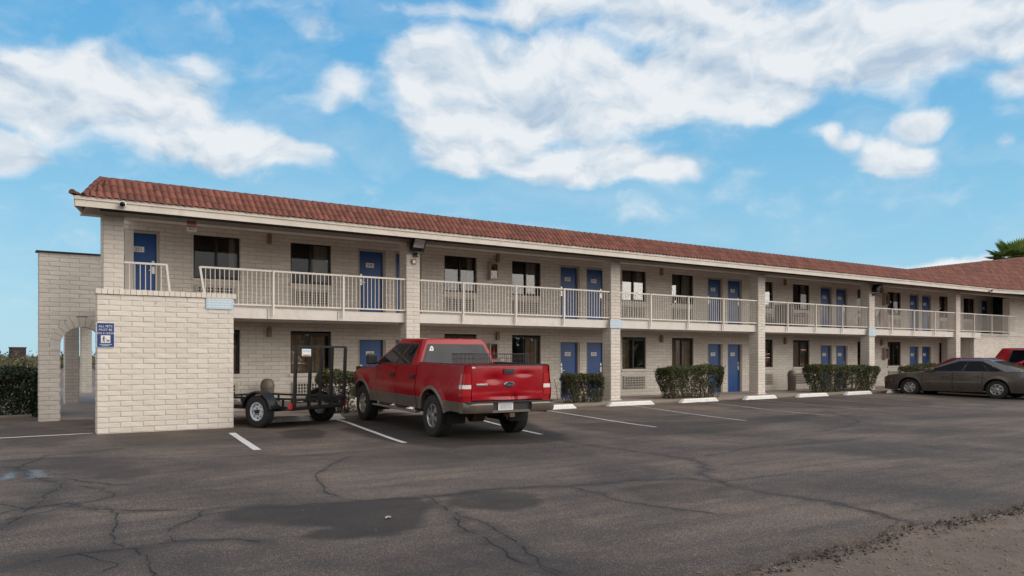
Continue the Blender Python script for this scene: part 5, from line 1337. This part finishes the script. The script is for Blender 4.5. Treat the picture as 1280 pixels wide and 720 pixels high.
# flood lights on pillars
def flood(x, y, z, yaw, pitch, lab):
    t = thing('flood_light', lab, 'flood light', (x, y, z), 0, 'flood lights on the pillars')
    mb = MB(); mb.box(-.05, .05, -.05, 0, -.34, -.24); mb.bar((0, -.04, -.30), (0, -.16, -.22), .03); mb.bar((-.13, -.16, -.22), (.13, -.16, -.22), .025)
    for s in (-1, 1): mb.bar((s*.13, -.16, -.22), (s*.13, -.17, -.05), .02)
    mb.lathe([(.035, 0), (.04, .02), (.012, .03)], (.04, -.06, -.34), 'z', 10); mb.build('bracket', M['black'], t)
    T_ = Matrix.Translation((0, -.17, -.02)) @ Matrix.Rotation(yaw, 4, 'Z') @ Matrix.Rotation(pitch, 4, 'X')
    mb = MB(); mb.box(-.20, .20, -.05, .05, -.17, .17, 0, T_); mb.box(-.22, .22, -.06, -.051, .17, .19, 0, T_); mb.box(-.22, .22, -.06, -.051, -.19, -.17, 0, T_)
    for s in (-1, 1): mb.box(s*.21-.01, s*.21+.01, -.06, -.051, -.17, .17, 0, T_)
    for i in range(7): mb.box(-.18+i*.06-.006, -.18+i*.06+.006, .05, .09, -.15, .15, 0, T_)
    h_ = mb.build('lamp_head', M['black'], t); mb = MB(); mb.box(-.185, .185, -.0555, -.0505, -.07, .16, 0, T_); mb.build('lens', M['flens'], h_); return t
M['flens'] = paint('flood_lens', (.66, .68, .70), .3, .06, 9)
flood(BX+BAY-.16, PY-.015, 4.60, R(14), R(22), 'black flood light at the top of the pillar above the pickup')
flood(BX+BAY*4-.16, PY-.015, 4.50, R(70), R(40), 'black flood light jutting sideways from the far pillar above a pale blue notice')
mb = MB(); cx_ = BX+BAY-.20; mb.box(cx_-.065, cx_+.065, PY-.05, PY-.017, 4.06, 4.20); mb.box(cx_-.04, cx_+.04, PY-.056, PY-.0505, 4.09, 4.17, 1)
tag(mb.build('outlet_box', [M['lampbrass'], M['plate']]), 'small outlet box on the pillar below the flood light', 'outlet box')
# cameras
def dome_cam(px, z, y, lab):
    r = (px-640)/1000; x = y*(.5704+.8213*r)/(.8213-.5704*r)
    t = thing('security_camera', lab, 'security camera', (x, y, z), R(-12), 'security cameras on the fascia')
    mb = MB(); mb.lathe([(.07, 0), (.07, -.03), (.062, -.11), (.055, -.115)], (0, 0, 0), 'y', 20); mb.build('housing', M['plate'], t, smooth=40)
    mb = MB(); mb.lathe([(.052, -.112), (.045, -.135), (.025, -.15), (0, -.153)], (0, 0, -.004), 'y', 18); mb.build('lens', M['carglass'], t, smooth=40); return t
dome_cam(153.5, 4.735, EY0-.05, 'white round security camera on the left end of the fascia'); dome_cam(1237, 4.71, EY0-.03, 'white security camera where the roof turns at the far end')
# signs
def board(name, lab, cat, x, y, z, w, h, mats, layers, group=None, facing=None):
    t = MB(); 
    for (a, b, c, d, q, mi) in layers: t.box(x+a, x+b, y-.006-q*.0012, y-.0005 if q == 0 else y-.0064-(q-1)*.0012, z+c, z+d, mi)
    o = t.build(name, mats); return tag(o, lab, cat, group)
FY = SY-.02
o = board('pet_sign', 'blue sign with white lettering about pets, beside the arch', 'sign', 2.205, FY, 1.735, .31, .475, [M['signblue'], M['plate']], [(0, .312, 0, .478, 0, 1), (.008, .304, .008, .470, 1, 0)])
lt = [('ALL PETS', .405), ('MUST BE', .338), ('ON A LEASH', .272)]
for s_, zz in lt: text_obj('lettering', s_, .060 if len(s_) < 9 else .053, M['plate'], None, at(2.205+.156, FY-.0088, 1.735+zz), extr=.0006).parent = o
mb = MB(); X_, Y_, Z_ = 2.205+.156, FY-.0088, 1.735+.16
mb.box(X_-.082, X_+.082, Y_-.0012, Y_, Z_-.072, Z_+.072); adopt(mb.build('pictogram_panel', M['plate']), o)
mb = MB(); f3 = lambda u, v, d: (X_+u, d, Z_+v); d0, d1 = Y_-.0026, Y_-.0014
c8 = lambda cx, cy, r_: [(cx+r_*math.cos(t), cy+r_*math.sin(t)) for t in np.linspace(0, 6.283, 11)[:-1]]
for poly in (c8(-.030, .047, .012), [(-.045, .033), (-.018, .033), (-.022, -.008), (-.042, -.008)], [(-.042, -.006), (-.030, -.006), (-.046, -.058), (-.058, -.055)], [(-.033, -.006), (-.022, -.006), (-.012, -.058), (-.024, -.058)], [(-.022, .03), (-.014, .026), (.006, .004), (.000, .000)], [(-.045, .03), (-.038, .028), (-.055, .0), (-.062, .004)],
             [(.018, -.022), (.060, -.022), (.060, -.040), (.018, -.040)], [(.056, -.008), (.070, -.014), (.070, -.026), (.054, -.026)], [(.020, -.04), (.027, -.04), (.025, -.060), (.018, -.060)], [(.050, -.04), (.058, -.04), (.060, -.060), (.052, -.060)], [(.018, -.022), (.012, -.010), (.010, -.012), (.016, -.028)], [(.0, .002), (.004, .002), (.058, -.020), (.056, -.024)]):
    mb.prism(poly, f3, d0, d1)
adopt(mb.build('pictogram', M['ink']), o)
mb = MB()
for i in range(14): mb.box(2.205+.05+i*.0155, 2.205+.05+i*.0155+.011, FY-.0094, FY-.0082, 1.735+.050, 1.735+.066)
for i in range(9): mb.box(2.205+.085+i*.0155, 2.205+.085+i*.0155+.011, FY-.0094, FY-.0082, 1.735+.026, 1.735+.042)
adopt(mb.build('small_print', M['signpale']), o)
def notice(x, y, z, w, h, lab):
    ly = [(0, w, 0, h, 0, 0)]; rd = random.Random(int(x*10))
    for j in range(4):
        zz = h*.16+j*h*.19; i = w*.08
        while i < w*.9: q = rd.uniform(.02, .06)*w/.5; ly.append((i, min(i+q, w*.93), zz, zz+h*.085, 1, 1)); i += q+.014*w/.5
    return board('notice_board', lab, 'sign', x, y, z, w, h, [M['signpale'], M['plate']], ly, 'pale blue notices')
notice(4.225, FY, 2.545, .545, .265, 'pale blue notice at the top right corner of the freestanding brick wall')
x2 = BX+BAY*2; notice(x2-.47, PY-.035, 2.47, .52, .27, 'pale blue notice on the pillar above the short hedge beside the pickup')
x4 = BX+BAY*4; notice(x4-.50, PY-.035, 2.42, .53, .34, 'pale blue notice on the far pillar above the widest walkway hedge')
r = (233.5-640)/1000; y_ = 19.0; x_ = y_*(.5704+.8213*r)/(.8213-.5704*r)
o = board('warning_sign', 'small red and grey sign hanging under the soffit above the stairs gap', 'sign', x_, y_, 4.39, .21, .24, [M['signgrey'], M['signred'], M['ink']], [(0, .21, 0, .245, 0, 0), (.01, .20, .15, .235, 1, 1), (.01, .20, .085, .135, 1, 1), (.03, .18, .05, .062, 1, 2), (.03, .17, .025, .037, 1, 2)])
mb = MB(); mb.bar((x_+.03, y_-.003, 4.63), (x_+.03, y_-.003, 4.64), .006); mb.bar((x_+.18, y_-.003, 4.63), (x_+.18, y_-.003, 4.64), .006); adopt(mb.build('hanger', M['black']), o)
# fire extinguisher cabinets
M['redext'] = paint('extinguisher_red', (.35, .015, .015), .35, .05, 3)
for (x, z, lab) in ((BX+BAY+3.50, 4.0, 'fire extinguisher cabinet on the upper wall above the pickup'), (BX+BAY+3.50, 1.45, 'fire extinguisher cabinet on the ground floor wall behind the pickup'),
                    (BX+BAY*4+4.0, 4.0, 'fire extinguisher cabinet on the upper wall in the far bay with draped cloth'), (BX+BAY*4+4.0, 1.42, 'fire extinguisher cabinet on the ground floor wall behind the taupe saloon bonnet')):
    t = thing('extinguisher_cabinet', lab, 'extinguisher cabinet', (x, WY-.012, z), 0, 'fire extinguisher cabinets')
    mb = MB(); mb.box(0, .30, -.16, -.14, 0, .04); mb.box(0, .30, -.16, -.14, .50, .54); mb.box(0, .03, -.16, -.14, .04, .5); mb.box(.27, .30, -.16, -.14, .04, .5); mb.box(0, .30, -.02, 0, 0, .54)
    mb.box(0, .015, -.14, -.02, 0, .54); mb.box(.285, .30, -.14, -.02, 0, .54); mb.box(.015, .285, -.14, -.02, 0, .015); mb.box(.015, .285, -.14, -.02, .525, .54); mb.build('cabinet', M['jamb'], t)
    mb = MB(); mb.lathe([(.06, .03), (.065, .05), (.065, .34), (.03, .40), (.025, .44), (0, .44)], (.15, -.085, 0), 'z', 16); mb.build('extinguisher', M['redext'], t, smooth=40)
    mb = MB(); mb.box(.032, .268, -.151, -.148, .042, .498); mb.build('glass_door', M['glass'], t)
# upholstered seat and draped cloth on the far balconies
st = thing('armchair', 'brown upholstered armchair standing on the far balcony behind the railing', 'armchair', (BX+BAY*3+2.55, 20.1, Z_SLAB))
mb = MB(); mb.box(0, .22, 0, .85, .05, .95); mb.box(.22, .95, 0, .85, .05, .45); mb.box(.95, 1.15, 0, .85, .05, .62); mb.build('upholstery', M['fur'], st, bevel=.05)
mb = MB(); mb.box(.225, .945, .02, .83, .455, .56); mb.build('cushion', M['fur'], st, bevel=.04)
def drape(name, lab, x, w, h, mat, seed):
    mb = MB(); rd = random.Random(seed); rows = []
    for j in range(13):
        v = j/12; row = []
        for i in range(36):
            a = 2*math.pi*i/36; rr_ = (.06+.94*v**.8)*(1+.16*math.sin(a*6+seed)*v+.08*math.sin(a*11+seed*2)*v)
            row.append((x+math.cos(a)*w*rr_+.12*math.sin(seed)*(1-v), 20.05+math.sin(a)*.32*rr_, Z_SLAB+.012+h*(1-v)*(1+.05*math.sin(a*3)*v)))
        rows.append(row)
    mb.grid(rows, 0, True); mb.add(rows[0], [tuple(range(36))]); return tag(mb.build(name, mat, smooth=60), lab, 'cloth')
drape('draped_cloth', 'pale grey green cloth draped in a heap by the far railing', BX+BAY*4+.75, .62, .95, M['clothgreen'], 2)
drape('draped_cloth', 'mauve brown cloth draped into a tall peak by the far railing', BX+BAY*4+1.85, .72, 1.02, M['clothpink'], 5)
